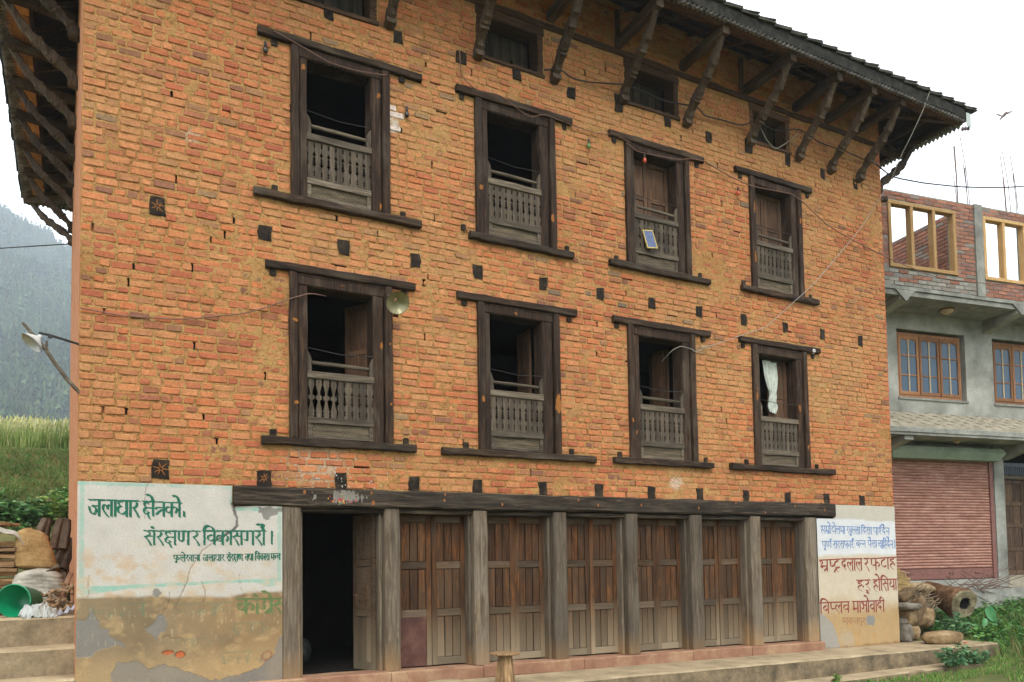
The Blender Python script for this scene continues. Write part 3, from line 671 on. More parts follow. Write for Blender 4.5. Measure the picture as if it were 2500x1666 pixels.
for k, (x, z, rx, rz, inner) in enumerate(((2.03, 3.63, .03, .03, 0), (2.04, 2.74, .03, .03, 0), (3.00, 3.47, .02, .05, 1), (3.09, 3.50, .02, .02, 0), (3.10, 2.80, .02, .03, 0), (5.33, 3.00, .045, .15, 0), (4.27, 2.95, .02, .06, 0), (6.50, 2.88, .02, .04, 0), (6.58, 2.72, .025, .035, 1), (9.85, 2.70, .025, .06, 0), (8.80, 3.42, .02, .12, 0), (9.72, 3.30, .025, .07, 1), (2.13, 6.50, .025, .05, 1), (2.99, 6.42, .025, .04, 1), (3.0, 5.12, .02, .06, 1), (5.30, 5.42, .03, .06, 0), (4.28, 5.60, .03, .04, 0), (8.86, 6.32, .02, .10, 0), (9.84, 6.30, .02, .07, 0), (8.85, 5.55, .02, .09, 0), (2.55, 4.10, .03, .012, 2), (4.75, 4.10, .03, .02, 2))):
    smear(x, z, rx, rz, {0: -.0525, 1: -.020, 2: -.025}[inner], MT['scar'], HOUSE, k)
smear(2.52, 1.715, .34, .085, -.0565, MT['smear'], LB, 77)
# offerings: smeared paste, petals and a coin on the beam over the open door
MT['paste'] = plain('dried_white_paste', A(190, 182, 168), .9, .1); MT['petal_r'] = plain('red_petal', A(200, 60, 66), .7, .2); MT['petal_y'] = plain('yellow_petal', A(216, 176, 70), .7, .2)
for mt_, cnt in (('petal_r', 16), ('petal_y', 8)):
    m = MB(); r = random.Random(cnt)
    for k in range(cnt):
        x = 2.50 + r.gauss(0, .07); z = 1.655 + abs(r.gauss(0, .035)); s_ = r.uniform(.005, .011)
        m.blob((x, -.058, z), s_, .005, s_ * 1.3, 5, 4, 0)
    m.build('offering_petals', MT[mt_], LB, kind='stuff')
m = MB(); r = random.Random(8)
for k in range(60):
    x = 2.42 + r.gauss(0, .33); z = 1.9 + r.gauss(0, .11)
    if 1.83 < z < 2.3: m.blob((x, -.006, z), r.uniform(.006, .012), .005, r.uniform(.006, .014), 5, 4, .2, k)
m.build('wax_splashes', MT['paste'], HOUSE, kind='stuff')
def plz(x): return -.205 - .0108 * x       # top of the red plinth under the doors
POSTS = [(1.90, 2.09), (3.02, 3.20), (4.13, 4.32), (5.24, 5.44), (6.37, 6.56), (7.47, 7.69), (8.61, 8.82), (9.75, 10.00)]
for i, (a, c_) in enumerate(POSTS):
    b = MB(); wv = lambda t, s=i: ((fbm(t * 3 + s, 1.0, s, 2) - .5) * .016, 0)
    b.beam(((a + c_) / 2, .105, plz(a)), ((a + c_) / 2, .105, 1.602), .26, (c_ - a) * (.96 if i else 1), 12, .003, up=(1, 0, 0), ch=.08, seed=i, bend=wv); b.build('post', MT['post'], HOUSE)
for i in range(7):
    a, c_ = POSTS[i][1], POSTS[i + 1][0]; b = MB()
    b.beam((a, .13, 1.575), (c_, .13, 1.575), .22, .05, 4, .002); b.build('door_head', MT['beam'], HOUSE)
    for e, s_ in ((a, 1), (c_, -1)):
        b = MB(); b.beam((e + s_ * .018, .17, plz(e)), (e + s_ * .018, .17, 1.55), .20, .036, 6, .002, up=(1, 0, 0)); b.build('door_jamb', MT['post'], HOUSE)
    if i == 0:
        leaf('door', HOUSE, (c_ - .045, .16, plz(3)), math.radians(108), .40, 1.55 - plz(3), [.36, .34, .3], 3, MT['door_x'], MT['door_x'], .06, .08, .035, seed=99)
        bb = MB(); bb.tube([(2.80, .47, .62), (2.85, .44, .62)], .007, 6); bb.tube([(2.83, .455, .62), (2.83, .455, .52)], .006, 6); bb.build('latch', MT['rust'], HOUSE)
        continue
    wd = (c_ - a - .072) / 2; H_ = 1.55 - plz(a) - .01
    for q in range(2):
        rows = [.34, .335, .325]
        d = leaf('door', HOUSE, (a + .036 + q * (wd + .002), .185 + .006 * ((i + q) % 2), plz(a) + .008), math.radians(-.6 if q else .6), wd - .002, H_, rows, 3, MT['door'], MT['door_x'], .062, .088, .035, skip=(0, 1, 2) if (i == 1 and q == 0) else (), seed=i * 2 + q)
        if i == 1 and q == 0:
            d['label'] = 'door leaf patched with a brown metal sheet'
            bb = MB(); bb.beam((3.415, .172, plz(3) + .01), (3.415, .170, .345), .004, .34, 3, .0006, up=(1, 0, 0), ch=.02); bb.build('metal_patch', MT.setdefault('patch', stone('brown_painted_sheet', A(72, 46, 38), A(92, 60, 50), A(116, 82, 70), 5, .6, .15)), d)
# red plinth under the doors, in lengths
px = [1.55, 3.06, 4.2, 5.62, 7.4, 8.5, 10.02]
for i in range(len(px) - 1):
    a, c_ = px[i], px[i + 1]
    b = MB(); zt = lambda x: plz(x) - .004 * (i % 2); b.beam((a + .004, .08, zt(a) - .075), (c_ - .004, .08, zt(c_) - .075), .36, .15, 8, .003, seed=i, ch=.09); b.build('plinth_course', MT['plinth'], HOUSE)
b = MB(); b.box(1.9, 10.0, .24, .5, -.9, -.31); b.build('threshold', MT['dark'], HOUSE)
# ================================================================ plastered, painted foot of the wall
def inpoly(X, Z, P, nz=.012, s=1):
    X = X + (fbm(X * 17, Z * 17, s, 5) - .5) * nz * 4.5; Z = Z + (fbm(X * 17, Z * 17, s + 5, 5) - .5) * nz * 4.5
    ins = np.zeros(X.shape, bool); n_ = len(P)
    for i in range(n_):
        (xa, za), (xb, zb) = P[i], P[(i + 1) % n_]
        if za == zb: continue
        ins ^= ((za > Z) != (zb > Z)) & (X < (xb - xa) * (Z - za) / (zb - za) + xa)
    return ins
def seg_dist(X, Z, pts):
    d = np.full(X.shape, 9.0)
    for (xa, za), (xb, zb) in zip(pts[:-1], pts[1:]):
        dx, dz = xb - xa, zb - za; t = np.clip(((X - xa) * dx + (Z - za) * dz) / (dx * dx + dz * dz + 1e-12), 0, 1)
        d = np.minimum(d, np.hypot(X - xa - dx * t, Z - za - dz * t))
    return d
def mixc(c, col, m):
    m = np.clip(m, 0, 1)[..., None]; return c * (1 - m) + np.array(col[:3]) * m
def pl_y(X, Z): return -.016 - (fbm(X * 2.2, Z * 2.2, 61, 3) - .5) * .012
def panel(name, x0, x1, z0, z1, colf, cut=None):
    st = .008; X, Z = np.meshgrid(np.linspace(x0, x1, int((x1 - x0) / st) + 1), np.linspace(z0, z1, int((z1 - z0) / st) + 1), indexing='ij')
    c, dep = colf(X, Z); Y = pl_y(X, Z) + dep; n_, m_ = X.shape
    V = np.stack([X, Y, Z], -1).reshape(-1, 3); i = np.arange((n_ - 1) * (m_ - 1)); a = (i // (m_ - 1)) * m_ + i % (m_ - 1)
    F = np.stack([a, a + m_, a + m_ + 1, a + 1], -1)
    if cut is not None:
        ctr = V[F].mean(1); F = F[~cut(ctr[:, 0], ctr[:, 2])]
    return link(name, npmesh(name, V, F, MT['plaster'], c.reshape(-1, 3), smooth=True), HOUSE)
def col_left(X, Z):
    n1 = fbm(X * 3, Z * 3, 4, 4); n2 = fbm(X * 11, Z * 14, 8, 4); n3 = fbm(X * 1.3, Z * 1.6, 15, 3); dep = np.zeros_like(X)
    c = np.ones(X.shape + (3,)) * np.array(A(202, 194, 181)[:3])
    c = mixc(c, A(192, 184, 172), (n1 - .45) * 1.6)
    c = mixc(c, A(200, 176, 142), (n2 - .42) * 2 * sstep(1.3, .9, Z)); c = mixc(c, A(202, 152, 102), np.clip((n2 * n3 * 2 - .46) * 1.2, 0, .24) * sstep(1.3, 1.05, Z) * sstep(1.1, .3, X))
    low = sstep(.70, .655, Z + (n1 - .5) * .10)
    tan = np.ones_like(c) * np.array(A(146, 125, 95)[:3]); tan = mixc(tan, A(156, 126, 88), sstep(.6, 1.7, X) * .8); tan = mixc(tan, A(116, 98, 74), np.clip(fbm(X * 1.7 + 4, Z * 2.4, 99, 5) - .48, 0, 1) * 3 * .8); tan = mixc(tan, A(156, 128, 92), (n1 - .45) * 2.4); tan = mixc(tan, A(188, 158, 112), (n2 - .55) * 2.5)
    tan = mixc(tan, A(200, 168, 118), sstep(.25, -.1, Z) * .4); c = c * (1 - low[..., None]) + tan * low[..., None]
    teal = A(146, 184, 164); br = np.clip(.85 - (n2 - .45) * 2.2, 0, .9)
    z_l = .765 + .045 * X / 1.9 - .0; z_top = z_l + .03; bl = z_l - .004 - .035 * sstep(.5, .1, X) - .05 * sstep(1.62, 1.75, X) * sstep(1.86, 1.80, X)
    c = mixc(c, teal, ((Z < z_top + (n2 - .5) * .004) & (Z > bl + (n1 - .5) * .03) & (X > .03) & (X < 1.88)) * br)
    c = mixc(c, teal, ((X > .022) & (X < .062 + (n2 - .5) * .01) & (Z > .76)) * br * .8)
    c = mixc(c, teal, ((Z > 1.768 + (n2 - .5) * .01) & (Z < 1.80)) * br * .8)
    c = mixc(c, teal, ((X > 1.368 + (n2 - .5) * .01) & (X < 1.40) & (Z > 1.585)) * br * .7)
    c = mixc(c, teal, ((X > 1.845 + (n2 - .5) * .016) & (X < 1.885) & (Z > .80)) * br * .7)
    c = mixc(c, teal, ((Z > 1.545) & (Z < 1.582) & (X > 1.43) & (X < 1.66)) * br)
    gry = A(132, 127, 118)
    for k, P in enumerate([[(-.05, .46), (.08, .50), (.105, .56), (.125, .62), (.135, .56), (.19, .46), (.21, .40), (.275, .375), (.28, .30), (.40, .24), (.43, .205), (.33, .22), (.24, .19), (.19, .17), (.13, .12), (-.05, .15)],
                           [(.583, .358), (.66, .44), (.70, .50), (.74, .512), (.79, .42), (.77, .34), (.701, .3), (.685, .262), (.65, .31)], [(.651, .748), (.66, .70), (.683, .672), (.725, .70), (.735, .725), (.69, .752)],
                           [(1.92, .28), (1.86, .20), (1.80, .05), (1.68, -.08), (1.45, -.16), (1.2, -.18), (.9, -.04), (.75, .02), (.62, -.02), (.5, .08), (.36, .06), (.3, -.03), (.25, -.4), (2.0, -.4)],
                           [(1.647, 1.59), (1.92, 1.59), (1.90, 1.54), (1.84, 1.53), (1.76, 1.48), (1.727, 1.45), (1.69, 1.50)]]):
        m_ = inpoly(X, Z, P, .014, 70 + k); c = mixc(c, gry, m_ * (.9 if k != 3 else .75)); c = mixc(c, A(122, 118, 112), m_ * np.clip((n1 - .5) * 3, 0, .6)); dep = dep + m_ * .003
    # exposed brick spots, chips and cracks
    for (bx, bz, rx, rz) in ((.79, .125, .045, .018), (.905, .10, .042, .026)):
        q = ((X - bx) / rx) ** 2 + ((Z - bz) / rz) ** 2 + (n2 - .5); c = mixc(c, A(190, 104, 64), q < 1); c = mixc(c, A(120, 96, 66), (q >= 1) & (q < 1.6)); dep = dep + (q < 1) * .008
    wob = (fbm(X * 30, Z * 30, 90, 2) - .5) * .02
    d = seg_dist(X + wob, Z + wob, [(1.405, 1.62), (1.412, 1.54), (1.436, 1.47), (1.448, 1.40), (1.40, 1.345), (1.33, 1.30), (1.22, 1.225)])
    wdt = np.interp(Z, [1.2, 1.34, 1.40, 1.55, 1.6], [.008, .016, .013, .011, .022]); c = mixc(c, A(138, 132, 124), d < wdt); c = mixc(c, A(96, 88, 80), (d < wdt * .35)); dep = dep + (d < wdt) * .006
    for P, w_ in (([(1.22, 1.225), (1.10, 1.13), (.99, .944), (.961, .819), (.90, .68), (.852, .56), (.926, .482)], .0042), ([(.60, 1.80), (.575, 1.70), (.585, 1.6), (.58, 1.45)], .003), ([(.10, .90), (.097, .70)], .003),
                  ([(1.10, .82), (1.13, .74), (1.12, .55)], .003), ([(1.46, .9), (1.47, .76), (1.5, .68)], .002), ([(.73, .26), (.78, .30), (.83, .26), (.93, .265)], .004), ([(.8, .73), (.79, .6), (.73, .5)], .003)):
        d = seg_dist(X + wob * .8, Z + wob * .5, P); c = mixc(c, A(120, 92, 72), np.clip(1.5 - d / w_, 0, 1) * .65); dep = dep + (d < w_) * .004
    # scratches and the nearly washed-out older slogans
    sc = fbm(X * 60, Z * 12, 44, 2); c = mixc(c, A(200, 184, 144), (sc > .80) * (Z < .62) * (Z > .2) * .35)
    old = A(108, 122, 96)
    for z_, xa, xb, h_, a_ in ((.615, .13, .60, .12, .35), (.60, .83, 1.38, .13, .25), (.378, 1.40, 1.78, .11, .22), (.25, .86, 1.36, .09, .18), (.09, 1.28, 1.80, .12, .22)):
        ph = (X - xa) * 22 + fbm(X * 9, Z * 9, int(z_ * 100), 2) * 3
        st_ = ((np.abs(Z - z_) < .009) | ((np.abs(np.sin(ph)) > .93) & (Z < z_) & (Z > z_ - h_)) | (np.abs(np.hypot(((X * 12) % 1 - .5) / 12, Z - z_ + h_ * .55) - .022) < .005)) & (X > xa) & (X < xb)
        c = mixc(c, old, st_ * a_ * 2.2 * np.clip(n2 * 2.4 - .5, 0, 1))
    d = np.abs(np.hypot((X - 1.735) * .85 - (Z - .03) * .25, Z - .03) - .042); c = mixc(c, A(150, 96, 80), (d < .009) * .7)
    return c, dep
def cut_left(x, z): return ((x > 1.392) & (z > 1.605))
panel('painted_plaster', .0, 1.895, -.62, 1.806, col_left, cut_left)
def col_right(X, Z):
    n1 = fbm(X * 3, Z * 3, 14, 4); n2 = fbm(X * 12, Z * 14, 18, 4); dep = np.zeros_like(X)
    c = np.ones(X.shape + (3,)) * np.array(A(218, 217, 214)[:3])
    c = mixc(c, A(198, 190, 172), sstep(1.56, 1.60, Z + (n1 - .5) * .08 + .02 * (X - 10.9))); c = mixc(c, A(208, 192, 166), sstep(1.04, .98, Z + (n1 - .5) * .06)); c = mixc(c, A(208, 190, 162), (n2 - .5) * 2 * sstep(1.05, .9, Z))
    c = mixc(c, A(184, 154, 110), sstep(.38, .0, Z + (n1 - .5) * .35)); c = mixc(c, A(190, 146, 92), (n2 - .58) * 3 * sstep(.2, -.1, Z)); c = mixc(c, A(176, 168, 148), np.clip((n1 - .6) * 4, 0, .5) * sstep(.5, .2, Z))
    g = A(160, 156, 146); m_ = inpoly(X, Z, [(9.9, .10), (10.08, .08), (10.22, .0), (10.34, -.15), (10.42, -.40), (10.45, -.6), (9.9, -.6)], .012, 6); c = mixc(c, g, m_ * .9)
    m_ = inpoly(X, Z, [(11.05, -.0), (11.12, .03), (11.25, .02), (11.28, -.06), (11.24, -.14), (11.1, -.13)], .012, 7); c = mixc(c, A(140, 138, 130), m_); c = mixc(c, A(120, 84, 50), sstep(-.40, -.46, Z + (n2 - .5) * .06) * .6)
    return c, dep
def cut_right(x, z): return ((x < 10.40) & (z > 1.59))
panel('painted_plaster', 10.003, W1 + .004, -.62, 1.815, col_right, cut_right)
b = MB(); b.box(W1 - .02, W1 + .006, -.012, .5, -.62, 1.815); b.build('plaster_return', MT.setdefault('preturn', stone('worn_plaster', A(190, 160, 116), A(214, 190, 150), A(226, 210, 180), 3)), HOUSE)
b = MB(); b.box(.0, .012, -.01, .35, -.62, 1.80); b.v = [(x - .0, y, z) for x, y, z in b.v]; b.build('plaster_return', MT['preturn'], HOUSE)

# ---- hand-painted Devanagari: brush strokes in letter units (x right, y down, headline at 0, foot at 1)
GL = {
 'ka': (.88, .44, ".44,.46 .3,.32 .12,.36 .05,.52 .14,.70 .3,.72 .44,.58;.44,.42 .6,.30 .76,.36 .8,.56 .7,.74"),
 'kha': (1.0, .88, ".2,.0 .32,.14 .24,.34 .1,.44 .16,.52 .36,.72 .46,.98;.88,.40 .7,.32 .58,.44 .6,.62 .74,.70 .88,.60"),
 'ga': (.68, .58, ".22,0 .22,.56 .14,.68 .04,.6"),
 'cha': (.8, .66, ".04,.34 .3,.3 .58,.34;.24,.34 .16,.52 .26,.68 .46,.72 .66,.64"),
 'ja': (.82, .66, ".66,.38 .3,.36 .22,.42;.34,.40 .46,.56 .44,.76 .3,.88 .14,.82 .04,.62 .0,.42"),
 'ta': (.64, .54, ".54,.36 .3,.36 .14,.48 .12,.64 .26,.84"),
 'tha': (.84, .72, ".22,.2 .12,.14 .1,.28 .22,.34 .32,.22 .26,.1;.22,.34 .08,.48 .12,.68 .34,.78 .56,.74 .72,.62"),
 'da': (.62, None, ".4,0 .4,.16 .2,.2 .08,.38 .14,.58 .32,.66 .46,.56 .4,.46 .3,.54 .38,.76 .5,.92"),
 'dha': (.8, .66, ".3,.08 .16,.06 .12,.22 .28,.34;.28,.34 .08,.46 .1,.7 .3,.84 .5,.8 .66,.66"),
 'na': (.64, .54, ".54,.48 .18,.48;.2,.40 .12,.48 .2,.56 .26,.48"),
 'pa': (.68, .56, ".14,.0 .14,.46 .24,.6 .42,.6 .56,.54"),
 'pha': (1.0, .54, ".14,.0 .14,.46 .24,.58 .4,.58 .54,.50;.54,.44 .7,.34 .86,.44 .86,.62 .74,.72"),
 'ba': (.68, .56, ".56,.38 .36,.28 .14,.38 .1,.56 .26,.70 .44,.66 .56,.56;.2,.40 .48,.62"),
 'bha': (.88, .72, ".06,.14 .14,.04 .26,.08 .28,.24 .2,.36 .3,.52 .26,.66 .14,.62 .2,.52 .72,.54"),
 'ma': (.76, .62, ".18,.0 .18,.56 .1,.66 .18,.74 .26,.64 .62,.62"),
 'ya': (.74, .60, ".12,.04 .26,.12 .28,.28 .14,.40 .16,.6 .36,.7 .60,.56"),
 'ra': (.5, None, ".16,.02 .32,.1 .32,.28 .18,.42 .1,.44 .22,.6 .36,.8 .46,1.04"),
 'la': (.8, .66, ".66,.40 .54,.30 .42,.38 .4,.56;.4,.52 .34,.34 .2,.28 .1,.4 .12,.6 .28,.84 .46,1.04"),
 'va': (.66, .54, ".54,.40 .36,.30 .14,.38 .1,.56 .24,.70 .42,.68 .54,.56"),
 'ssa': (.68, .56, ".14,.0 .14,.46 .24,.6 .42,.6 .56,.54;.16,.22 .52,.56"),
 'sa': (.74, .62, ".18,.02 .32,.12 .3,.3 .1,.42 .04,.44 .2,.6 .34,.84 .42,1.04;.28,.36 .62,.40"),
 'ha': (.66, None, ".42,0 .42,.14 .16,.16 .14,.30 .34,.34 .42,.46 .26,.54 .12,.64 .18,.86 .42,1.06;.42,.46 .56,.56 .5,.68"),
 'ksha': (.84, .72, ".4,.16 .24,.04 .12,.18 .22,.36 .42,.44;.42,.44 .72,.44;.3,.42 .12,.56 .14,.8 .32,.86 .42,.74 .3,.66;.34,.86 .5,1.2"),
 'tra': (.70, .60, ".60,.40 .34,.38 .14,.40 .06,.50;.60,.52 .38,.60 .10,.88"),
 'nna': (.88, .76, ".14,.0 .14,.58 .26,.74 .42,.66 .44,.5 .44,.0"),
 'tta': (.62, None, ".38,0 .38,.14 .16,.24 .08,.48 .2,.72 .4,.76 .54,.66"),
 'hssa': (.46, None, ".14,.0 .14,.46 .24,.6 .36,.58;.16,.22 .44,.5;.36,.58 .46,.5"),
 'hla': (.52, None, ".46,.30 .42,.38 .4,.56;.4,.52 .34,.34 .2,.28 .1,.4 .12,.6 .28,.84 .46,1.04"),
 'hna': (.38, None, ".38,.48 .12,.48;.14,.40 .06,.48 .14,.56"),
 'hpa': (.5, None, ".14,.0 .14,.46 .24,.6 .48,.56"),
 'hnya': (.5, None, ".06,.36 .2,.3 .26,.44 .14,.5 .26,.6 .2,.74 .06,.7;.26,.5 .48,.52"),
 'ii_': (.62, None, ".34,0 .34,.12 .14,.18 .3,.30 .4,.40 .22,.48 .1,.60 .26,.68 .44,.96;.34,0 .28,-.18 .42,-.32 .54,-.26"),
 'a_': (.72, .60, ".06,.14 .18,.06 .28,.14 .2,.30 .28,.42 .24,.62 .1,.66 .02,.58;.22,.34 .60,.36"),
 'aa': (.24, .12, ""), 'danda': (.2, .1, ""), 'sp': (.3, None, ""),
}
def strokes(word):
    """list of tokens -> (width, list of polylines)"""
    x = 0.0; out = []; bar = 0; hx0 = 0; heads = []; pend = None
    for tk in word.split():
        if tk in ('e', 'ai', 'o', 'au'):
            if tk in ('o', 'au'): out.append([(x + .10, 0), (x + .10, 1)]); bar = x + .10; x += .24
            n_ = 2 if tk in ('ai', 'au') else 1
            for k in range(n_): out.append([(bar - .02, 0), (bar - .06 - .02 * k, -.22), (bar - .22 + .2 * k, -.46), (bar - .42 + .26 * k, -.46)])
            continue
        if tk == 'u': out.append([(bar - .1, .98), (bar - .22, 1.12), (bar - .12, 1.22), (bar + .04, 1.14)]); continue
        if tk == 'uu': out.append([(bar - .2, 1.06), (bar - .06, 1.0), (bar - .02, 1.16), (bar - .16, 1.24), (bar + .06, 1.3)]); continue
        if tk == 'dot': out.append([(bar - .10, -.24), (bar - .09, -.235)]); continue
        if tk == 'reph': out.append([(bar, 0), (bar - .12, -.2), (bar + .04, -.34), (bar + .12, -.26)]); continue
        if tk == 'rr': out.append([(bar - .02, .68), (bar - .28, .96)]); continue
        if tk == 'hat': out.append([(bar - .34, 1.12), (bar - .18, .88), (bar + .02, 1.12)]); continue
        if tk == 'ii': out.append([(x + .12, 1), (x + .12, 0), (x + .08, -.22), (x - .08, -.34), (x - .24, -.22), (x - .30, 0)]); bar = x + .12; x += .26; continue
        if tk == 'i': out.append([(x + .12, 1), (x + .12, 0)]); pend = x + .12; x += .26; continue
        w_, b_, st = GL[tk]
        for s_ in st.split(';'):
            if s_: out.append([(x + float(p.split(',')[0]), float(p.split(',')[1])) for p in s_.split()])
        if b_ is not None and tk != 'sp': out.append([(x + b_, 0), (x + b_, 1)]); bar = x + b_
        else: bar = x + w_ * .6
        if pend is not None: out.append([(pend, 0), (pend + .02, -.22), (pend + .2, -.36), ((pend + bar) / 2 + .15, -.26), (bar, 0)]); pend = None
        x += w_
    return x, out
def letter(word, x0, z0, x1, z1, h, mat, nib=(.075, .045), step=.004, label=None, worn=0.0, head=True):
    wd, st = strokes(word)
    if head: st = st + [[(0, 0), (wd, 0)]]
    sx = (x1 - x0) / wd; lo = int(-.75 * h / step) - 3; hi = int(1.4 * h / step) + 3
    ox = x0 - .3 * h; nx = int((x1 - x0 + .6 * h) / step); nz = hi - lo
    D = np.full((nx, nz), 9.0); nv = np.array([nib[0] * h, nib[1] * h]); r0 = max(.012 * h, step * .75)
    rad = int((max(nib) * h + r0) / step) + 2
    for P in st:
        dot = len(P) == 2 and abs(P[0][0] - P[1][0]) < .02 and abs(P[0][1] - P[1][1]) < .02
        up_ = max(q[1] for q in P) <= 0.001 and not (abs(P[0][1]) < 1e-6 and abs(P[-1][1]) < 1e-6 and len(P) == 2)
        pp = []
        if len(P) > 2:                      # smooth the polyline
            Q = [P[0]]
            for i in range(len(P) - 1):
                p0 = P[max(i - 1, 0)]; p1 = P[i]; p2 = P[i + 1]; p3 = P[min(i + 2, len(P) - 1)]
                for t in (.25, .5, .75, 1):
                    Q.append(tuple(.5 * (2 * p1[k] + (p2[k] - p0[k]) * t + (2 * p0[k] - 5 * p1[k] + 4 * p2[k] - p3[k]) * t * t + (3 * p1[k] - p0[k] - 3 * p2[k] + p3[k]) * t ** 3) for k in (0, 1)))
            P = Q
        for a, b_ in zip(P[:-1], P[1:]):
            ln_ = math.hypot((b_[0] - a[0]) * sx, (b_[1] - a[1]) * h); k_ = max(1, int(ln_ / .0035))
            pp += [(a[0] + (b_[0] - a[0]) * t / k_, a[1] + (b_[1] - a[1]) * t / k_) for t in range(k_ + 1)]
        for (ux, uy) in pp:
            px_ = ux * sx; pz = uy * h; ci = int((px_ + .3 * h) / step); cj = int(pz / step) - lo
            i0, i1 = max(ci - rad, 0), min(ci + rad + 1, nx); j0, j1 = max(cj - rad, 0), min(cj + rad + 1, nz)
            if i0 >= i1 or j0 >= j1: continue
            gx = (np.arange(i0, i1) * step - .3 * h - px_)[:, None]; gz = ((np.arange(j0, j1) + lo) * step - pz)[None, :]
            t = np.clip((gx * nv[0] + gz * nv[1]) / (nv @ nv), -1, 1)
            d = np.hypot(gx - t * nv[0], gz - t * nv[1]) - (.06 * h if dot else (.028 * h if up_ else 0)); D[i0:i1, j0:j1] = np.minimum(D[i0:i1, j0:j1], d)
    GX = ox + np.arange(nx)[:, None] * step + np.zeros((1, nz)); GZ = z0 + (z1 - z0) * (GX - x0) / (x1 - x0) - (np.arange(nz)[None, :] + lo) * step
    thr = r0 + (fbm(GX * 60, GZ * 60, 3, 2) - .5) * .003 - worn * np.clip(fbm(GX * 30, GZ * 30, 8, 3) - .42, 0, 1) * h
    ii, jj = np.nonzero(D < thr)
    ok = (GX[ii, jj] < W1 - .003) if x0 > 9 else (GX[ii, jj] < 1.885); ii, jj = ii[ok], jj[ok]
    key = {}; V = []; F = []
    def vid(i, j):
        k = (i, j)
        if k not in key: key[k] = len(V); V.append((ox + i * step - step / 2, z0 + (z1 - z0) * (ox + i * step - x0) / (x1 - x0) - (j + lo) * step + step / 2))
        return key[k]
    for i, j in zip(ii.tolist(), jj.tolist()): F.append((vid(i, j), vid(i, j + 1), vid(i + 1, j + 1), vid(i + 1, j)))
    V = np.array(V); Y = pl_y(V[:, 0], V[:, 1]) - .0022; V3 = np.stack([V[:, 0], Y, V[:, 1]], -1)
    return link('painted_word', npmesh('painted_word', V3, np.array(F), mat), HOUSE, label=label)
big = (.062, .036); G_, B_, R__ = MT['lettering_green'], MT['lettering_blue'], MT['lettering_red']
for (wd_, x0, z0, x1, z1, h) in (('ja la aa dha aa ra', .10, 1.628, .529, 1.625, .155), ('ksha e tra ka o', .556, 1.623, .909, 1.617, .142),
     ('sa dot ra ksha nna', .576, 1.333, .991, 1.331, .138), ('ra', 1.009, 1.333, 1.081, 1.333, .141), ('i va ka aa sa', 1.108, 1.336, 1.499, 1.336, .142), ('ga ra au dot', 1.506, 1.336, 1.728, 1.338, .145)):
    letter(wd_, x0, z0, x1, z1, h, G_, big, label='large green slogan word on the white plaster left of the open door')
letter('danda', 1.765, 1.338, 1.81, 1.338, .139, G_, big, head=False); letter('danda', .915, 1.53, .955, 1.53, .05, G_, (.2, .1), head=False)
for (wd_, x0, z0, x1, z1, h) in (('pha u la e kha aa na aa', .834, 1.090, 1.084, 1.091, .061), ('ja la aa dha aa ra', 1.113, 1.090, 1.317, 1.092, .062), ('sa dot ra ksha nna', 1.338, 1.095, 1.495, 1.096, .067), ('ta tha aa', 1.517, 1.096, 1.599, 1.097, .068), ('i va ka aa sa', 1.617, 1.099, 1.762, 1.099, .068), ('ma hnya cha', 1.775, 1.1, 1.874, 1.099, .065)):
    letter(wd_, x0, z0, x1, z1, h, G_, (.06, .04), .003, label='small green word in the third line of the left slogan')
for (wd_, x0, z0, x1, z1, h) in (('ha aa ma rr o', 10.084, 1.476, 10.313, 1.473, .12), ('tta o la ma aa', 10.326, 1.474, 10.645, 1.469, .116), ('kha u hla la aa', 10.677, 1.469, 10.997, 1.464, .117), ('i da sa aa', 11.022, 1.459, 11.287, 1.457, .112), ('pa aa ii_ da ai na', 11.317, 1.458, 11.72, 1.454, .118),
     ('pa uu nna reph', 10.099, 1.231, 10.319, 1.232, .108), ('sa ra sa pha aa ii_', 10.355, 1.234, 10.845, 1.24, .116), ('ba hna na', 10.884, 1.243, 11.121, 1.243, .111), ('pa ai sa aa', 11.17, 1.243, 11.398, 1.245, .112), ('cha aa i ha da ai na', 11.424, 1.245, 11.799, 1.241, .127)):
    letter(wd_, x0, z0, x1, z1, h, B_, (.045, .03), label='thin blue word near the top of the right-hand plaster panel', worn=.0)
letter('danda', 11.825, 1.25, 11.866, 1.25, .13, B_, (.05, .035), head=False)
for (wd_, x0, z0, x1, z1, h) in (('bha rr hssa tta rr hat', 10.03, .937, 10.504, .949, .18), ('da la aa la', 10.527, .951, 11.026, .951, .19), ('ra', 11.061, .951, 11.188, .952, .20), ('pha tta aa ha aa', 11.208, .949, 11.911, .966, .19),
     ('ha ra uu', 10.868, .602, 11.198, .603, .165), ('ha o i sa ya aa ra', 11.257, .602, 11.957, .602, .18), ('i ba hpa la va', 10.006, .273, 10.682, .269, .17), ('ma aa a_ o va aa da ii', 10.744, .267, 11.526, .256, .18)):
    letter(wd_, x0, z0, x1, z1, h, R__, (.062, .045), label='brick-red slogan word on the right-hand plaster panel')
letter('bha ka ta pa u ra', 10.505, .02, 11.042, -.01, .105, MT['lettering_faint'], (.05, .035), label='faint red signature word under the red slogan', worn=.0)
letter('ka aa dot ga rr e sa', 1.439, .633, 1.95, .620, .155, MT['lettering_old'], (.085, .055), label='worn green word in the tan band left of the open door', worn=.04)
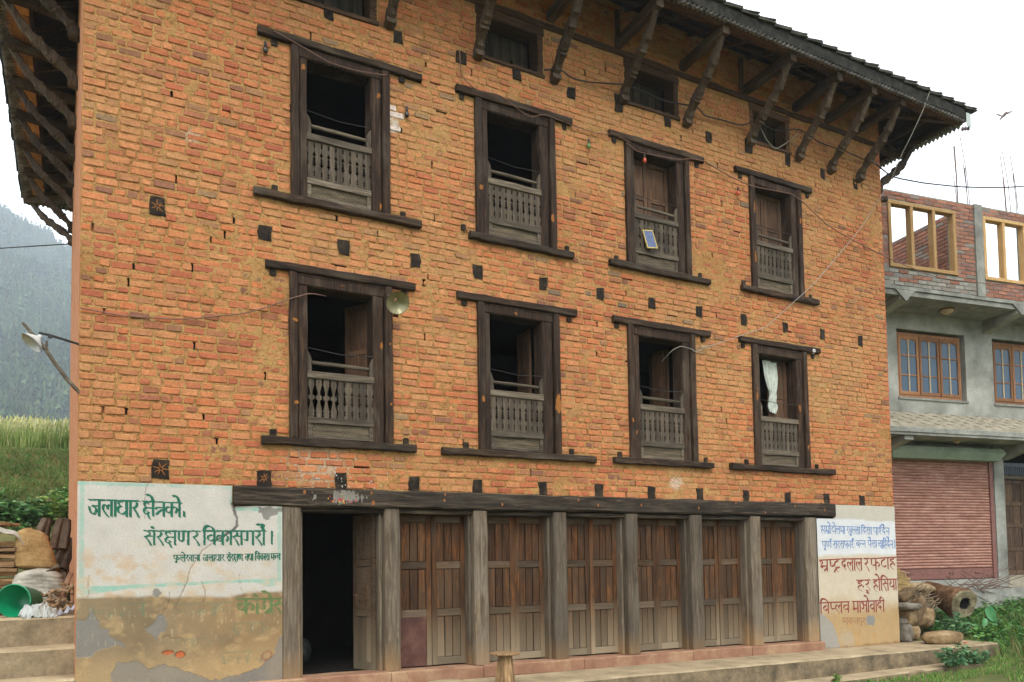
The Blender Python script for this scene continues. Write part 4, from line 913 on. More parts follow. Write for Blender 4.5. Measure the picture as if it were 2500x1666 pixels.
# ================================================================ roof and eaves
EZ = 8.235; OV = .98
X0r, X1r, Y0r, Y1r = -.95, 12.84, -OV, 9.73
PIT = math.tan(math.radians(24))
def roof_sheet():
    m = MB(); h = (Y1r - Y0r) / 2; zr = EZ + .22 + h * PIT; z0 = EZ + .20
    a, b_, c, d = (X0r, Y0r, z0), (X1r, Y0r, z0), (X1r, Y1r, z0), (X0r, Y1r, z0); e = (X0r + h, Y0r + h, zr); f = (X1r - h, Y0r + h, zr)
    m.add([a, b_, c, d, e, f], [(0, 1, 5, 4), (1, 2, 5), (2, 3, 4, 5), (3, 0, 4)]); return m
roof_sheet().build('roof_covering', MT['tile'], HOUSE)
# soffit boards just under the covering, sloping up from the eave to the wall head
m = MB(); z0 = EZ + .10; k = 1.25
for (a, b_, c, d) in (((X0r, Y0r), (X1r, Y0r), (X1r - k, Y0r + k), (X0r + k, Y0r + k)), ((X1r, Y0r), (X1r, Y1r), (X1r - k, Y1r - k), (X1r - k, Y0r + k)), ((X1r, Y1r), (X0r, Y1r), (X0r + k, Y1r - k), (X1r - k, Y1r - k)), ((X0r, Y1r), (X0r, Y0r), (X0r + k, Y0r + k), (X0r + k, Y1r - k))):
    m.add([(a[0], a[1], z0), (b_[0], b_[1], z0), (c[0], c[1], z0 + k * PIT), (d[0], d[1], z0 + k * PIT)], [(0, 1, 2, 3)])
m.build('soffit', MT.setdefault('soffit', wood('smoky_soffit_board', A(24, 21, 17), A(46, 38, 28), A(78, 62, 44), 'x')), HOUSE)
# corrugated zinc drip edge: scalloped fringe
def fringe(p, q, inn):
    p = Vector(p); q = Vector(q); d = (q - p); Ln = d.length; d.normalize(); n_ = int(Ln / .012); V = []; F = []
    for i in range(n_ + 1):
        t = i / n_ * Ln; s_ = math.sin(t * 2 * math.pi / .078); w_ = .004 * math.sin(t * 1.7)
        b0 = p + d * t + Vector((0, 0, s_ * .026 + w_)); V += [tuple(b0), tuple(b0 + Vector(inn) * .16 + Vector((0, 0, .06)))]
    for i in range(n_): a = i * 2; F.append((a, a + 2, a + 3, a + 1))
    m = MB().add(V, F); o = m.build('zinc_drip_edge', MT['tin'], HOUSE)
    md = o.modifiers.new('t', 'SOLIDIFY'); md.thickness = .004; return o
zf = EZ + .012
fringe((X0r, Y0r - .045, zf), (X1r - .05, Y0r - .045, zf - .03), (0, 1, 0)); fringe((X0r - .03, Y0r, zf), (X0r - .03, Y1r, zf - .02), (1, 0, 0)); fringe((X1r + .03, Y0r + .1, zf - .04), (X1r + .03, Y1r, zf - .04), (-1, 0, 0)); fringe((X0r, Y1r + .03, zf), (X1r, Y1r + .03, zf), (0, -1, 0))
for (p, q) in (((X0r, Y0r - .03, EZ + .105), (X1r - .1, Y0r - .03, EZ + .085)), ((X0r + .01, Y0r, EZ + .105), (X0r + .01, Y1r, EZ + .10)), ((X1r, Y0r, EZ + .085), (X1r, Y1r, EZ + .09)), ((X0r, Y1r, EZ + .10), (X1r, Y1r, EZ + .09))):
    m = MB(); m.beam(p, q, .035, .16, 30, .005); m.build('fascia_board', MT['fascia'], HOUSE)
# eave purlins and brightened tan boards under the covering
for (p, q, w_, h_, mt_) in (((X0r, Y0r + .10, EZ + .05), (X1r - .1, Y0r + .10, EZ + .03), .11, .07, 'eave_x'), ((X0r + .1, Y0r + .34, EZ + .18), (X1r - .4, Y0r + .34, EZ + .17), .05, .05, 'eave_x'), ((X0r + .4, Y0r + .66, EZ + .32), (X1r - .6, Y0r + .66, EZ + .31), .05, .05, 'eave_x'),
                        ((X1r - .10, Y0r + .1, EZ + .03), (X1r - .10, Y1r, EZ + .03), .11, .07, 'eave'), ((X1r - .34, Y0r + .3, EZ + .17), (X1r - .34, Y1r, EZ + .17), .05, .05, 'eave'), ((X0r + .35, Y0r + .3, EZ + .17), (X0r + .35, Y1r, EZ + .17), .05, .05, 'eave')):
    m = MB(); m.beam(p, q, w_, h_, 30, .005); m.build('eave_purlin', MT[mt_], HOUSE)
m = MB(); r = random.Random(4); y = Y0r + .1
while y < Y1r - .3:
    l_ = r.uniform(.9, 1.3); m2 = MB(); m2.beam((X0r + .20, y, EZ + .055 + r.uniform(0, .01)), (X0r + .20, min(y + l_, Y1r - .1), EZ + .055), .26, .03, 3, .003); m2.build('eave_board', MT['eave_plank'], HOUSE); y += l_ + .01
# carved struts and cantilevered beams
def strut(p, q, wdt=.085, dep=.10, seed=0, cut=True):
    """p = foot on wall, q = head at eave; carved wavy outline"""
    p = Vector(p); q = Vector(q); n_ = 46
    def pf(t):
        a = 1.0; b_ = 1.0 + .10 * math.sin(t * 9 + seed)
        for c0 in (.10, .26, .31, .36, .52, .66): b_ += .38 * math.exp(-((t - c0) / .010) ** 2); a += .16 * math.exp(-((t - c0) / .010) ** 2)
        for c0 in (.16, .43, .60): b_ -= .25 * math.exp(-((t - c0) / .03) ** 2)
        if t > .74: b_ = .8; a = .85
        return a, b_
    m = MB(); m.beam(p, q, wdt, dep, n_, .0015, up=(0, 0, 1), prof=pf, seed=seed, bend=lambda t: (0, -.035 * math.sin(t * math.pi * 1.0) + .02 * math.sin(t * 7)), ch=.16)
    d = (q - p).normalized(); out = Vector((q.x - p.x, q.y - p.y, 0)).normalized()
    m.beam(p - Vector((0, 0, .02)), p + out * .11 + Vector((0, 0, .0)), wdt * 1.25, .09, 3, .003, seed=seed + 3, ch=.25)
    return m.build('roof_strut', MT['strut'], HOUSE)
SX = [.85, 1.98, 3.13, 4.27, 5.38, 6.47, 7.60, 8.83, 9.88, 10.6, 11.30]
TX = [.85, 1.98, 3.13, 4.22, 5.34, 6.45, 7.58, 8.86, 9.82, 10.6, 11.28]
for i, x in enumerate(SX):
    strut((x, .0, 7.30 + .02 * (i % 3)), (TX[i], -.90, EZ - .02), .10, .115, i)
    m = MB(); m.beam((x - .03, .1, 8.155), (TX[i], -.93, 8.165 + .012), .12, .13, 6, .005, seed=i); m.build('cantilever_beam', MT['eave'], HOUSE)
    m = MB(); m.beam((x - .02, .06, 8.20), (TX[i], -.97, 8.26), .07, .07, 4, .004, seed=i + 50); m.build('rafter', MT['eave'], HOUSE)
for x in (6.42, 8.70):
    m = MB(); m.beam((x, .0, 8.06), (x, -.01, 8.60), .08, .07, 6, .004, up=(1, 0, 0)); m.build('wall_post', MT['eave'], HOUSE)
for i in range(22):
    x = .3 + i * .57; m = MB(); m.beam((x, .25, EZ + .02 + 1.2 * PIT), (x, Y0r + .06, EZ + .055), .055, .07, 4, .004, seed=i); m.build('rafter', MT['eave'], HOUSE)
YS = [.12, .75, 1.8, 2.9, 4.0, 5.0, 6.0, 7.05, 8.1, 8.72]
for i, y in enumerate(YS):
    if i: 
        strut((-.02 - .009 * y, y, 7.25), (X0r + .08, y + (.12 if i < 9 else .75), EZ - .03), .10, .115, i + 20)
        m = MB(); m.beam((.0 - .09, y, 8.10), (X0r + .05, y + (.0 if i < 9 else .7), 8.19), .09, .13, 4, .005, seed=i); m.build('cantilever_beam', MT['eave'], HOUSE)
    strut((W1 + .02, y, 7.30), (X1r - .08, y - (.1 if i == 0 else 0), EZ - .05), .10, .115, i + 40)
    m = MB(); m.beam((W1, y + .1, 8.14), (X1r - .04, y + .1, 8.18), .09, .10, 4, .005, seed=i + 9); m.build('cantilever_beam', MT['eave'], HOUSE)
m = MB(); m.beam((W1 - .05, .10, 7.12), (W1 + .17, .02, 7.15), .08, .08, 3, .004); m.build('peg_end', MT['strut'], HOUSE)
for i in range(18):
    y = .3 + i * .52
    for (xa, xb) in ((.15, X0r + .05), (W1 - .15, X1r - .05)):
        m = MB(); m.beam((xa, y, EZ + .02 + 1.1 * PIT), (xb, y, EZ + .055), .05, .06, 4, .004, seed=i); m.build('rafter', MT['eave'], HOUSE)
for (p, q) in (((W1, 0, 8.62), (X1r - .03, Y0r + .03, EZ + .03)), ((.0, 0, 8.62), (X0r + .03, Y0r + .03, EZ + .03)), ((.0, DEP, 8.62), (X0r + .03, Y1r - .03, EZ + .03))):
    m = MB(); m.beam(p, q, .10, .12, 6, .005); m.build('hip_rafter', MT['eave'], HOUSE)
# edge tiles, each lapping over the next
r = random.Random(12); x = X0r
while x < X1r + .05:
    m = MB(); l_ = .31; zt = EZ + .185
    m.beam((x, Y0r + .12, zt + .018 + .003), (x + l_ + .07, Y0r + .12, zt + .085 + r.uniform(-.012, .015)), .36, .024, 3, .003, seed=int(x * 10)); m.build('roof_tile', MT['tile'], HOUSE)
    m = MB(); m.beam((x + .02, Y0r + .09, zt - .010), (x + l_ + .05, Y0r + .09, zt + .030), .34, .022, 2, .003, seed=int(x * 10) + 1); m.build('roof_tile', MT['tile'], HOUSE)
    x += l_
y = Y0r
while y < Y1r:
    m = MB(); zt = EZ + .17; m.beam((X0r + .10, y, zt + .045), (X0r + .10, y + .36, zt + .01), .36 + r.uniform(0, .05), .022, 3, .004, seed=int(y * 10)); m.build('roof_tile', MT['tile'], HOUSE)
    y += .31
# pale sheet and three small bells hung at the right-hand roof corner
m = MB(); m.box(X1r - .09, X1r + .03, Y0r - .062, Y0r - .056, EZ - .12, EZ + .11); pc = m.build('corner_plate', MT.setdefault('pale', plain('pale_painted_sheet', A(186, 194, 186), .6, .3)), HOUSE)
for dx, dz in ((-.16, -.2), (-.08, -.17), (.0, -.15)):
    m = MB(); m.lathe((X1r + dx, Y0r - .03, EZ + dz + .06), (0, 0, -1), [(0, .002), (.01, .014), (.03, .024), (.05, .026), (.07, .018), (.078, .002)], 8); m.tube([(X1r + dx, Y0r - .03, EZ + dz + .06), (X1r + dx, Y0r - .03, EZ - .03)], .003, 4); m.build('hanging_bell', MT.setdefault('bell', plain('purple_brown_bell', A(104, 78, 88), .5, .4)), HOUSE)

# ================================================================ things fixed to or standing by the house
def thing_mesh(name, mb, mat, label, cat, group=None, smooth=False): return mb.build(name, mat, None, smooth, label=label, category=cat, group=group)
def wire(name, pts, r_, mat, label, cat='cable', group=None, sag=0):
    P = []
    for a, b_ in zip(pts[:-1], pts[1:]):
        for t in range(4): P.append(tuple(a[k] + (b_[k] - a[k]) * t / 4 for k in range(3)))
    P.append(pts[-1])
    Q = [P[0]] + [tuple((P[i - 1][k] + 2 * P[i][k] + P[i + 1][k]) / 4 for k in range(3)) for i in range(1, len(P) - 1)] + [P[-1]]
    m = MB(); m.tube(Q, r_, 6); return thing_mesh(name, m, mat, label, cat, group, True)
wire('grey_cable', [(11.79, -1.05, 8.43), (11.68, -1.0, 8.13), (11.56, -.85, 7.74), (11.49, -.70, 7.46), (11.53, -.50, 7.21), (11.55, -.35, 7.09), (11.40, -.10, 6.66), (11.14, -.06, 6.34), (10.12, -.06, 5.35), (9.75, -.07, 5.06), (9.29, -.06, 4.70), (9.02, -.06, 4.48), (8.43, -.07, 4.26), (7.95, -.06, 4.07), (7.64, -.07, 4.0)], .0055, MT['cable'], 'pale grey cable hanging from the roof corner down across the brick front')
wire('black_cable', [(11.72, -.05, 7.65), (11.99, -.15, 7.45), (12.6, -.3, 7.42), (13.6, -.35, 7.55), (14.8, -.4, 7.78), (16.2, -.5, 8.12), (18.5, -.9, 8.7)], .012, MT['black'], 'black cable running from the top right of the brick house past the steel bars')
wire('strut_cable', [(x, y_ - .06, z) for x, y_, z in ((5.20, 0, 7.37), (5.42, -.05, 7.42), (5.64, -.0, 7.38), (5.90, 0, 7.41), (6.17, 0, 7.47), (6.44, -.1, 7.48), (7.2, .0, 7.5), (7.69, -.1, 7.51), (7.92, 0, 7.48), (8.24, 0, 7.51), (8.65, 0, 7.52), (8.90, -.12, 7.64), (8.98, -.1, 7.57), (9.42, 0, 7.63), (9.78, -.08, 7.74), (10.33, 0, 7.68), (10.91, -.05, 7.65), (11.72, .01, 7.65))], .010, MT['black'], 'dark cable strung along the feet of the roof struts')
wire('loop_cable', [(9.0, -.08, 7.60), (9.15, -.05, 7.45), (9.35, -.04, 7.33), (9.6, -.05, 7.5), (9.78, -.1, 7.66)], .008, MT['cable'], 'loose loop of cable in front of the rightmost attic window')
wire('window_string', [(.005, -.03, 3.48), (.37, -.03, 3.45), (.92, -.03, 3.49), (1.52, -.03, 3.64), (1.72, -.04, 3.73), (1.96, -.06, 3.85), (2.18, -.06, 3.95), (2.40, .1, 4.0)], .0065, MT['string'], 'twisted brown wire from the left corner into the lower left window')
wire('long_wire', [(7.89, -.06, 6.79), (8.36, -.06, 6.68), (8.77, -.08, 6.61), (9.37, -.07, 6.66), (9.68, -.07, 6.68), (9.90, -.07, 6.60), (10.44, -.06, 6.34), (11.02, -.06, 6.21), (11.9, -.1, 6.03), (13.2, -.1, 5.9), (15.0, -.3, 6.0), (17.5, -.6, 6.4)], .008, MT['string'], 'brown wire sagging from the top row windows towards the concrete building')
wire('lamp_wire', [(4.02, -.03, 7.3), (4.03, -.045, 6.95), (4.24, -.055, 6.82), (4.55, -.06, 6.86), (4.9, -.06, 6.70), (5.0, -.07, 6.68), (5.2, -.06, 6.78), (5.45, -.05, 6.76), (6.0, -.03, 6.74), (6.3, -.04, 6.80), (6.55, -.06, 6.74)], .006, MT['string'], 'thin wire looped over the second top-row window')
wire('lintel_wire', [(1.80, -.06, 6.80), (2.1, -.06, 6.72), (2.4, -.055, 6.63), (2.7, -.06, 6.62), (3.0, -.06, 6.66), (3.08, -.06, 6.68)], .006, MT['string'], 'thin wire looped over the first top-row window')
wire('bulb_wire', [(6.5, -.06, 6.72), (6.65, -.06, 6.64), (7.0, -.06, 6.66), (7.4, -.06, 6.70), (7.68, -.06, 6.78), (7.89, -.06, 6.79)], .006, MT['string'], 'thin wire looped over the third top-row window')
wire('side_wire', [(-.1, 8.5, 7.15), (-3.2, 9.5, 6.7), (-8, 11, 6.3)], .01, MT['black'], 'thin wire leaving the back left corner of the brick house')
wire('white_wire', [(7.18, .16, 3.80), (7.22, -.03, 3.92), (7.35, -.06, 3.99), (7.55, -.06, 3.97), (7.62, -.06, 3.93), (7.8, -.04, 4.02), (7.95, -.05, 4.07)], .005, MT['cable'], 'white wire hanging at the third lower-row window')
# lamps
def glass(name, c, rough=.15):
    m_, n_, b_ = newmat(name, rough, .5); b_.inputs['Base Color'].default_value = c; b_.inputs['Transmission Weight'].default_value = .3; return m_
MT['bulb_red'] = glass('red_bulb_glass', A(226, 96, 56)); MT['bulb_green'] = glass('green_bulb_glass', A(126, 160, 90)); MT['bulb_clear'] = glass('clear_bulb_glass', A(200, 196, 180))
MT['bulb_dark'] = glass('sooty_bulb_glass', A(70, 66, 60))
def bulb(x, y, z, mt_, lab):
    e = empty('light_bulb', (x, y, z), lab, 'bulb', 'small bulbs hung between the windows')
    m = MB(); m.lathe((x, y, z + .05), (0, 0, -1), [(0, .004), (.0, .014), (.05, .016), (.055, .005)], 8); m.build('socket', MT['black'], e)
    m = MB(); m.lathe((x, y, z), (0, 0, -1), [(0, .012), (.02, .022), (.045, .03), (.068, .024), (.08, .002)], 10); m.build('bulb', MT[mt_], e, True)
bulb(5.88, -.05, 6.57, 'bulb_green', 'pale green bulb in a black socket between the second and third top windows')
bulb(6.79, -.07, 6.58, 'bulb_red', 'red bulb hanging in front of the third top-row window')
bulb(8.54, -.05, 6.50, 'bulb_red', 'red bulb on the bricks just left of the fourth top-row window')
bulb(3.33, -.03, 6.33, 'bulb_dark', 'small dark bulb right of the first top-row window'); bulb(1.72, -.03, 6.62, 'bulb_dark', 'small dark bulb under the left end of the first top lintel')
MT['enamel'] = plain('white_enamel', A(214, 212, 204), .35, .5); MT['reflect'] = plain('yellowed_reflector', A(176, 168, 128), .3, .6, .3)
e = empty('reflector_lamp', (3.12, -.25, 3.95), 'metal reflector lamp at the right jamb of the lower left window', 'lamp')
ax = Vector((-.05, -.80, -.55)); m = MB(); c0 = Vector((3.115, -.17, 3.99)); m.lathe(c0, ax, [(0, .022), (.03, .026), (.05, .05), (.09, .105), (.13, .132), (.135, .134)], 20); m.lathe(c0 + ax.normalized() * .004, ax, [(.0, .018), (.05, .046), (.09, .101), (.133, .128)], 20); m.build('shade', MT['reflect'], e, True)
m = MB(); m.tube([tuple(c0), (3.10, -.12, 4.05), (3.08, -.06, 4.06)], .012, 6); m.build('arm', MT['enamel'], e, True)
e = empty('bracket_lamp', (-.40, .0, 3.15), 'white enamel lamp on sticks sticking out from the left corner', 'lamp')
m = MB(); m.lathe((-.315, .0, 3.175), (-.62, -.25, -.72), [(0, .016), (.03, .02), (.05, .045), (.085, .085), (.115, .105)], 18); m.lathe((-.318, .0, 3.17), (-.62, -.25, -.72), [(0, .012), (.03, .016), (.05, .040), (.085, .080), (.114, .100)], 18); m.build('shade', MT['enamel'], e, True)
m = MB(); m.tube([(.03, .03, 3.13), (-.12, .02, 3.165), (-.25, .0, 3.19), (-.33, .0, 3.20)], .012, 6); m.tube([(-.24, .0, 3.19), (-.24, .0, 3.16)], .018, 6); m.build('arm', MT['black'], e)
m = MB(); m.tube([(.01, .02, 2.66), (-.1, -.01, 2.78), (-.22, -.03, 2.95), (-.28, -.03, 3.05), (-.38, -.04, 3.17), (-.46, -.04, 3.27)], [.018, .02, .018, .019, .016, .014], 7); m.tube([(-.27, -.03, 3.04), (-.265, -.04, 3.12)], .01, 5); m.build('stick_brace', MT['grey_x'], e)
MT['porcelain'] = plain('white_porcelain', A(226, 224, 216), .3, .5)
m = MB(); m.lathe((10.03, -.02, 4.235), (0, -1, 0), [(0, .03), (.01, .045), (.025, .045), (.03, .03), (.05, .03), (.055, .014), (.02, .012)], 14); thing_mesh('insulator', m, MT['porcelain'], 'round white porcelain insulator at the right end of the last lower lintel', 'insulator', None, True)
# solar panel
e = empty('solar_panel', (6.86, -.06, 5.32), 'small blue solar panel in a yellow frame leaning on the carved balustrade', 'solar panel')
X = Matrix.Translation((6.865, -.05, 5.44)) @ Matrix.Rotation(math.radians(-8), 4, 'Y') @ Matrix.Rotation(math.radians(-12), 4, 'X')
def putx(nm, mb, mat, par): mb.v = [tuple(X @ Vector(v)) for v in mb.v]; return mb.build(nm, mat, par)
m = MB(); m.box(-.088, .088, -.006, .012, -.14, -.126); m.box(-.088, .088, -.006, .012, .126, .14); m.box(-.088, -.076, -.006, .012, -.126, .126); m.box(.076, .088, -.006, .012, -.126, .126); putx('frame', m, plain('yellowed_frame', A(214, 186, 110), .5, .3), e)
m = MB(); m.box(-.076, .076, 0, .008, -.126, .126); putx('backing', m, plain('pale_backing', A(190, 196, 206), .4, .5), e)
MT['cell'] = plain('blue_solar_cell', A(64, 84, 128), .25, .6)
for i in range(3):
    for j in range(6): m = MB(); m.box(-.073 + i * .05, -.027 + i * .05, -.003, .0, -.122 + j * .0412, -.084 + j * .0412); putx('cell', m, MT['cell'], e)
# curtain
m = MB(); n1 = 26; n2 = 26; v = []
for j in range(n2 + 1):
    t = j / n2; z = 4.03 - .80 * t
    xl = np.interp(t, [0, .3, .55, .68, .75, .85, 1], [9.12, 9.17, 9.24, 9.27, 9.235, 9.22, 9.24]); xr = np.interp(t, [0, .3, .55, .68, .75, .85, 1], [9.42, 9.43, 9.40, 9.38, 9.38, 9.41, 9.38])
    for i in range(n1 + 1):
        s_ = i / n1; amp = .016 * (1 - .5 * abs(t - .7)); v.append((float(xl + (xr - xl) * s_), .15 + amp * math.sin(s_ * 22 + t * 3) + .01 * math.sin(t * 30 + s_ * 9) * (t > .5), z + .012 * math.sin(s_ * 6)))
m.add(v, [(j * (n1 + 1) + i, j * (n1 + 1) + i + 1, (j + 1) * (n1 + 1) + i + 1, (j + 1) * (n1 + 1) + i) for j in range(n2) for i in range(n1)])
thing_mesh('curtain', m, plain('pale_curtain_cloth', A(206, 210, 196), .9, .1), 'pale curtain knotted low in the rightmost lower window', 'curtain', None, True)
# stool
e = empty('stool', (4.26, -.62, -.42), 'round wooden stool standing on the platform before the doors', 'stool')
MT['stool'] = wood('worn_stool_wood', A(100, 74, 48), A(150, 118, 82), A(186, 152, 108), 'z'); sx_, sy_ = 4.20, -.66; zb_ = -.408
m = MB(); m.lathe((sx_, sy_, zb_ + .335), (0, 0, 1), [(0, .02), (0, .165), (.006, .172), (.018, .172), (.024, .165), (.024, .001)], 24); m.build('seat', MT['stool'], e)
for k in range(6):
    th = k * math.pi / 3 + .5; c_, s_ = math.cos(th), math.sin(th); m = MB(); m.beam((sx_ + c_ * .085, sy_ + s_ * .085, zb_), (sx_ + c_ * .05, sy_ + s_ * .05, zb_ + .335), .105, .062, 5, .003, up=(c_, s_, 0), ch=.2, taper=.8); m.build('leg', MT['stool'], e)
# flat stone by the plinth, white sack inside the door
m = MB(); m.blob((3.62, -.32, -.39), .22, .15, .045, 14, 6, .06, 3, boxy=1.9); thing_mesh('flat_stone', m, MT['platform'], 'pale flat stone lying on the platform near the open doorway', 'stone')
MT['sack_w'] = stone('white_woven_sack', A(150, 146, 134), A(190, 184, 168), A(214, 208, 192), 5, .85, .5, .02); MT['sack_b'] = stone('burlap_sack', A(140, 108, 66), A(172, 138, 90), A(196, 162, 112), 7, .95, .8, .015)
m = MB(); m.blob((2.46, 1.6, -.10), .13, .2, .17, 18, 12, .2, 5); thing_mesh('sack', m, stone('shade_dark_white_sack', A(40, 42, 38), A(66, 68, 63), A(100, 100, 94), 7, .9, .6, .02), 'white sack standing in the dark just inside the open door', 'sack', None, True)  # white sack in dark grey, doorway shade put into the colour
# ================================================================ platform, steps
b = MB(); nseg = 24
def plat(x0, x1, y0, y1, zt, zb, name, mat, **kw):
    m = MB(); n_ = max(2, int((x1 - x0) / .35)); r = random.Random(int(x0 * 10 + y0 * 7)); vs = []
    for i in range(n_ + 1):
        x = x0 + (x1 - x0) * i / n_; e1 = (fbm(x * 1.3, 2.0, 4, 3) - .5) * .03; e2 = (fbm(x * 4, 2.0, 4, 3) - .5) * .016
        z = zt(x); vs += [(x, y1, z + .012), (x, y0 + .03, z + e2), (x, y0 + e1, z - .02 + e2), (x, y0 + e1 * .6 - .01, zb)]
    m.add(vs, [(i * 4 + j, i * 4 + j + 1, i * 4 + j + 5, i * 4 + j + 4) for i in range(n_) for j in range(3)] + [(0, 3, 2, 1), tuple(n_ * 4 + j for j in (0, 1, 2, 3))])
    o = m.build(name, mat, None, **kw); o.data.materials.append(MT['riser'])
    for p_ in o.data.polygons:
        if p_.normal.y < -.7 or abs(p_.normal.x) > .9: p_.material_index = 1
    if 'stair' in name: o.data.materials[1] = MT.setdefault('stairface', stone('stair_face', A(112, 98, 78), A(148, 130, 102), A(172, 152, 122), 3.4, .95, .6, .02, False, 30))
    return o
PZ = lambda x: -.365 - .0092 * x
pf = plat(-.3, 13.25, -.86, .06, PZ, -.76, 'platform', MT['platform'], kind='structure')
m = MB(); n_ = 60; vs = []
for i in range(n_ + 1):
    x = -.3 + 13.56 * i / n_; e1 = (fbm(x * 1.3, 2.0, 4, 3) - .5) * .03; z = PZ(x) - .03 - .012 * float(fbm(x * 6, 1.0, 2, 3)); y = -.868 + e1
    vs += [(x, y, z), (x, y - .012, (z - .78) / 2), (x, y - .004, -.78)]
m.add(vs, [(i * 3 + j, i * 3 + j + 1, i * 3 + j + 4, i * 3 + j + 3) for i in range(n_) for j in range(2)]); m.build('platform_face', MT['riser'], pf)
plat(-.3, 12.3, -1.17, -.84, lambda x: -.715, -.9, 'lower_step', MT['platform'], kind='structure')
for y0, y1, zt in ((-.02, .36, -.06), (.30, .68, .215), (.60, 3.4, .505)):
    plat(-3.2, -.004, y0, y1, lambda x, q=zt: q + .004 * x, -.9, 'stair_step', MT['platform'], kind='structure')

# ================================================================ left: sacks, firewood, bucket and litter on the top step
MT['plank_w'] = wood('split_firewood', A(104, 76, 48), A(160, 126, 86), A(194, 164, 124), 'x')
r = random.Random(21)
ws = empty('firewood_stack', (-.85, 1.75, .5), 'stack of split firewood boards under a pale sheet at the left edge', 'firewood')
z = .52; k = 0
while z < 1.30:
    h_ = r.uniform(.025, .05); x1_ = -.545 + r.uniform(-.06, .02); m = MB()
    m.beam((-1.5, 1.62 + r.uniform(-.03, .03), z + h_ / 2), (x1_, 1.62 + r.uniform(-.04, .04), z + h_ / 2 + r.uniform(-.01, .01)), r.uniform(.1, .2), h_, 5, .006, seed=k); m.build('firewood_board', MT['plank_w'], ws)
    m = MB(); m.beam((-1.5, 1.85, z + h_ / 2), (x1_ - .02, 1.85, z + h_ / 2), .2, h_, 3, .006, seed=k + 60); m.build('firewood_board', MT['plank_w'], ws)
    z += h_ + r.uniform(.0, .012); k += 1
m = MB(); m.tube([(-.765, 1.48, .55), (-.755, 1.47, 1.0), (-.745, 1.49, 1.30)], [.018, .016, .014], 7); m.build('stake', MT['plank_w'], ws)
m = MB(); nx, ny = 22, 12; v = []
for i in range(nx + 1):
    for j in range(ny + 1):
        x = -1.5 + 1.02 * i / nx; y = 1.45 + .6 * j / ny; d = max(0, x + .72); v.append((x - .25 * d * d, y, 1.42 + .02 * math.sin(x * 9 + y * 5) - d * d * 2.2 - .05 * (j == 0) + .015 * math.sin(x * 31)))
m.add(v, [(i * (ny + 1) + j, (i + 1) * (ny + 1) + j, (i + 1) * (ny + 1) + j + 1, i * (ny + 1) + j + 1) for i in range(nx) for j in range(ny)]); m.build('cover_sheet', MT['sack_w'], ws, True)
for k in range(5):
    m = MB(); m.beam((-1.2 + k * .11, 1.6, 1.455 + .008 * k), (-.95 + k * .09, 1.75, 1.47), .14, .03, 3, .006, seed=k); m.build('firewood_board', plain('orange_bark', A(190, 136, 88), .9) if k == 0 else MT['plank_w'], ws)
def sackmesh(cx_, cy_, z0, w0, w1, dpt, h_, lean, seed, gather=True):
    m = MB(); n_, mm = 30, 34; v = []
    for j in range(mm + 1):
        t = j / mm; wd = w0 + (w1 - w0) * t; g = 1.0
        if t < .08: g = (t / .08) ** .5 * .96 + .02
        if t > .86: g = math.sqrt(max(0, 1 - ((t - .86) / .14) ** 2)) * .94 + .03
        for i in range(n_):
            th = 2 * math.pi * i / n_; c_, s_ = math.cos(th), math.sin(th); q = (abs(c_) ** 3.2 + abs(s_) ** 3.2) ** (-1 / 3.2)
            wr = 1 + (float(fbm(i * .35 if i < n_ / 2 else (n_ - i) * .35, t * 7, seed, 3)) - .5) * .13 + .024 * (float(fbm(t * 9, th * .8 + 3, seed, 2)) * 1.6) * math.sin(t * 62 + math.sin(th * 2 + t * 4) * 3.2)
            v.append((cx_ + lean * (1 - t) ** 1.3 * h_ + c_ * q * wd / 2 * g * wr, cy_ + s_ * q * dpt / 2 * g * wr, z0 + t * h_ + .02 * math.sin(th + seed)))
    m.add(v, [(j * n_ + i, j * n_ + (i + 1) % n_, (j + 1) * n_ + (i + 1) % n_, (j + 1) * n_ + i) for j in range(mm) for i in range(n_)]); return m
thing_mesh('sack', sackmesh(-.43, 1.6, .96, .44, .27, .26, .46, .13, 4), MT['sack_b'], 'full burlap sack leaning on top of the pile beside the firewood', 'sack', None, True)
thing_mesh('sack', sackmesh(-.36, 1.55, .52, .62, .40, .4, .46, -.02, 9), MT['sack_w'], 'grey-white sack lying under the burlap sack', 'sack', None, True)
m = MB(); m.beam((-.30, 1.42, .955), (-.16, 1.42, 1.01), .10, .016, 4, .006); m.beam((-.25, 1.44, .98), (-.17, 1.44, 1.03), .08, .02, 3, .006); thing_mesh('bark_slab', m, MT['grey_x'], 'curved grey bark slab on top of the white sack', 'bark')
e = empty('bucket', (-.52, .95, .5), 'green plastic bucket lying on its side on the top step', 'bucket')
MT['green'] = plain('green_plastic', A(22, 150, 100), .35, .5); c0 = Vector((-.545, .80, .665)); ax = Vector((.42, .86, -.03)).normalized()
m = MB(); m.lathe(c0, ax, [(-.0, .160), (-.0, .168), (.012, .170), (.016, .160), (.30, .128), (.305, .0)], 32); m.lathe(c0, ax, [(0, .160), (.29, .123), (.292, .0)], 32); m.build('body', MT['green'], e, True)
m = MB(); r = random.Random(2); v = []; nx, ny = 24, 14
for i in range(nx + 1):
    for j in range(ny + 1):
        u, w_ = i / nx * 2 - 1, j / ny * 2 - 1; rr = math.hypot(u, w_); hh = .14 * math.sqrt(max(0, 1 - min(rr, 1) ** 2)) * (1 + .35 * math.sin(u * 7 + w_ * 3) * .5)
        v.append((-.325 + u * .165, .70 + w_ * .09, .51 + hh * .8 + (float(fbm(u * 7 + 3, w_ * 6, 6, 4)) - .5) * .12))
m.add(v, [(i * (ny + 1) + j, (i + 1) * (ny + 1) + j, (i + 1) * (ny + 1) + j + 1, i * (ny + 1) + j + 1) for i in range(nx) for j in range(ny)])
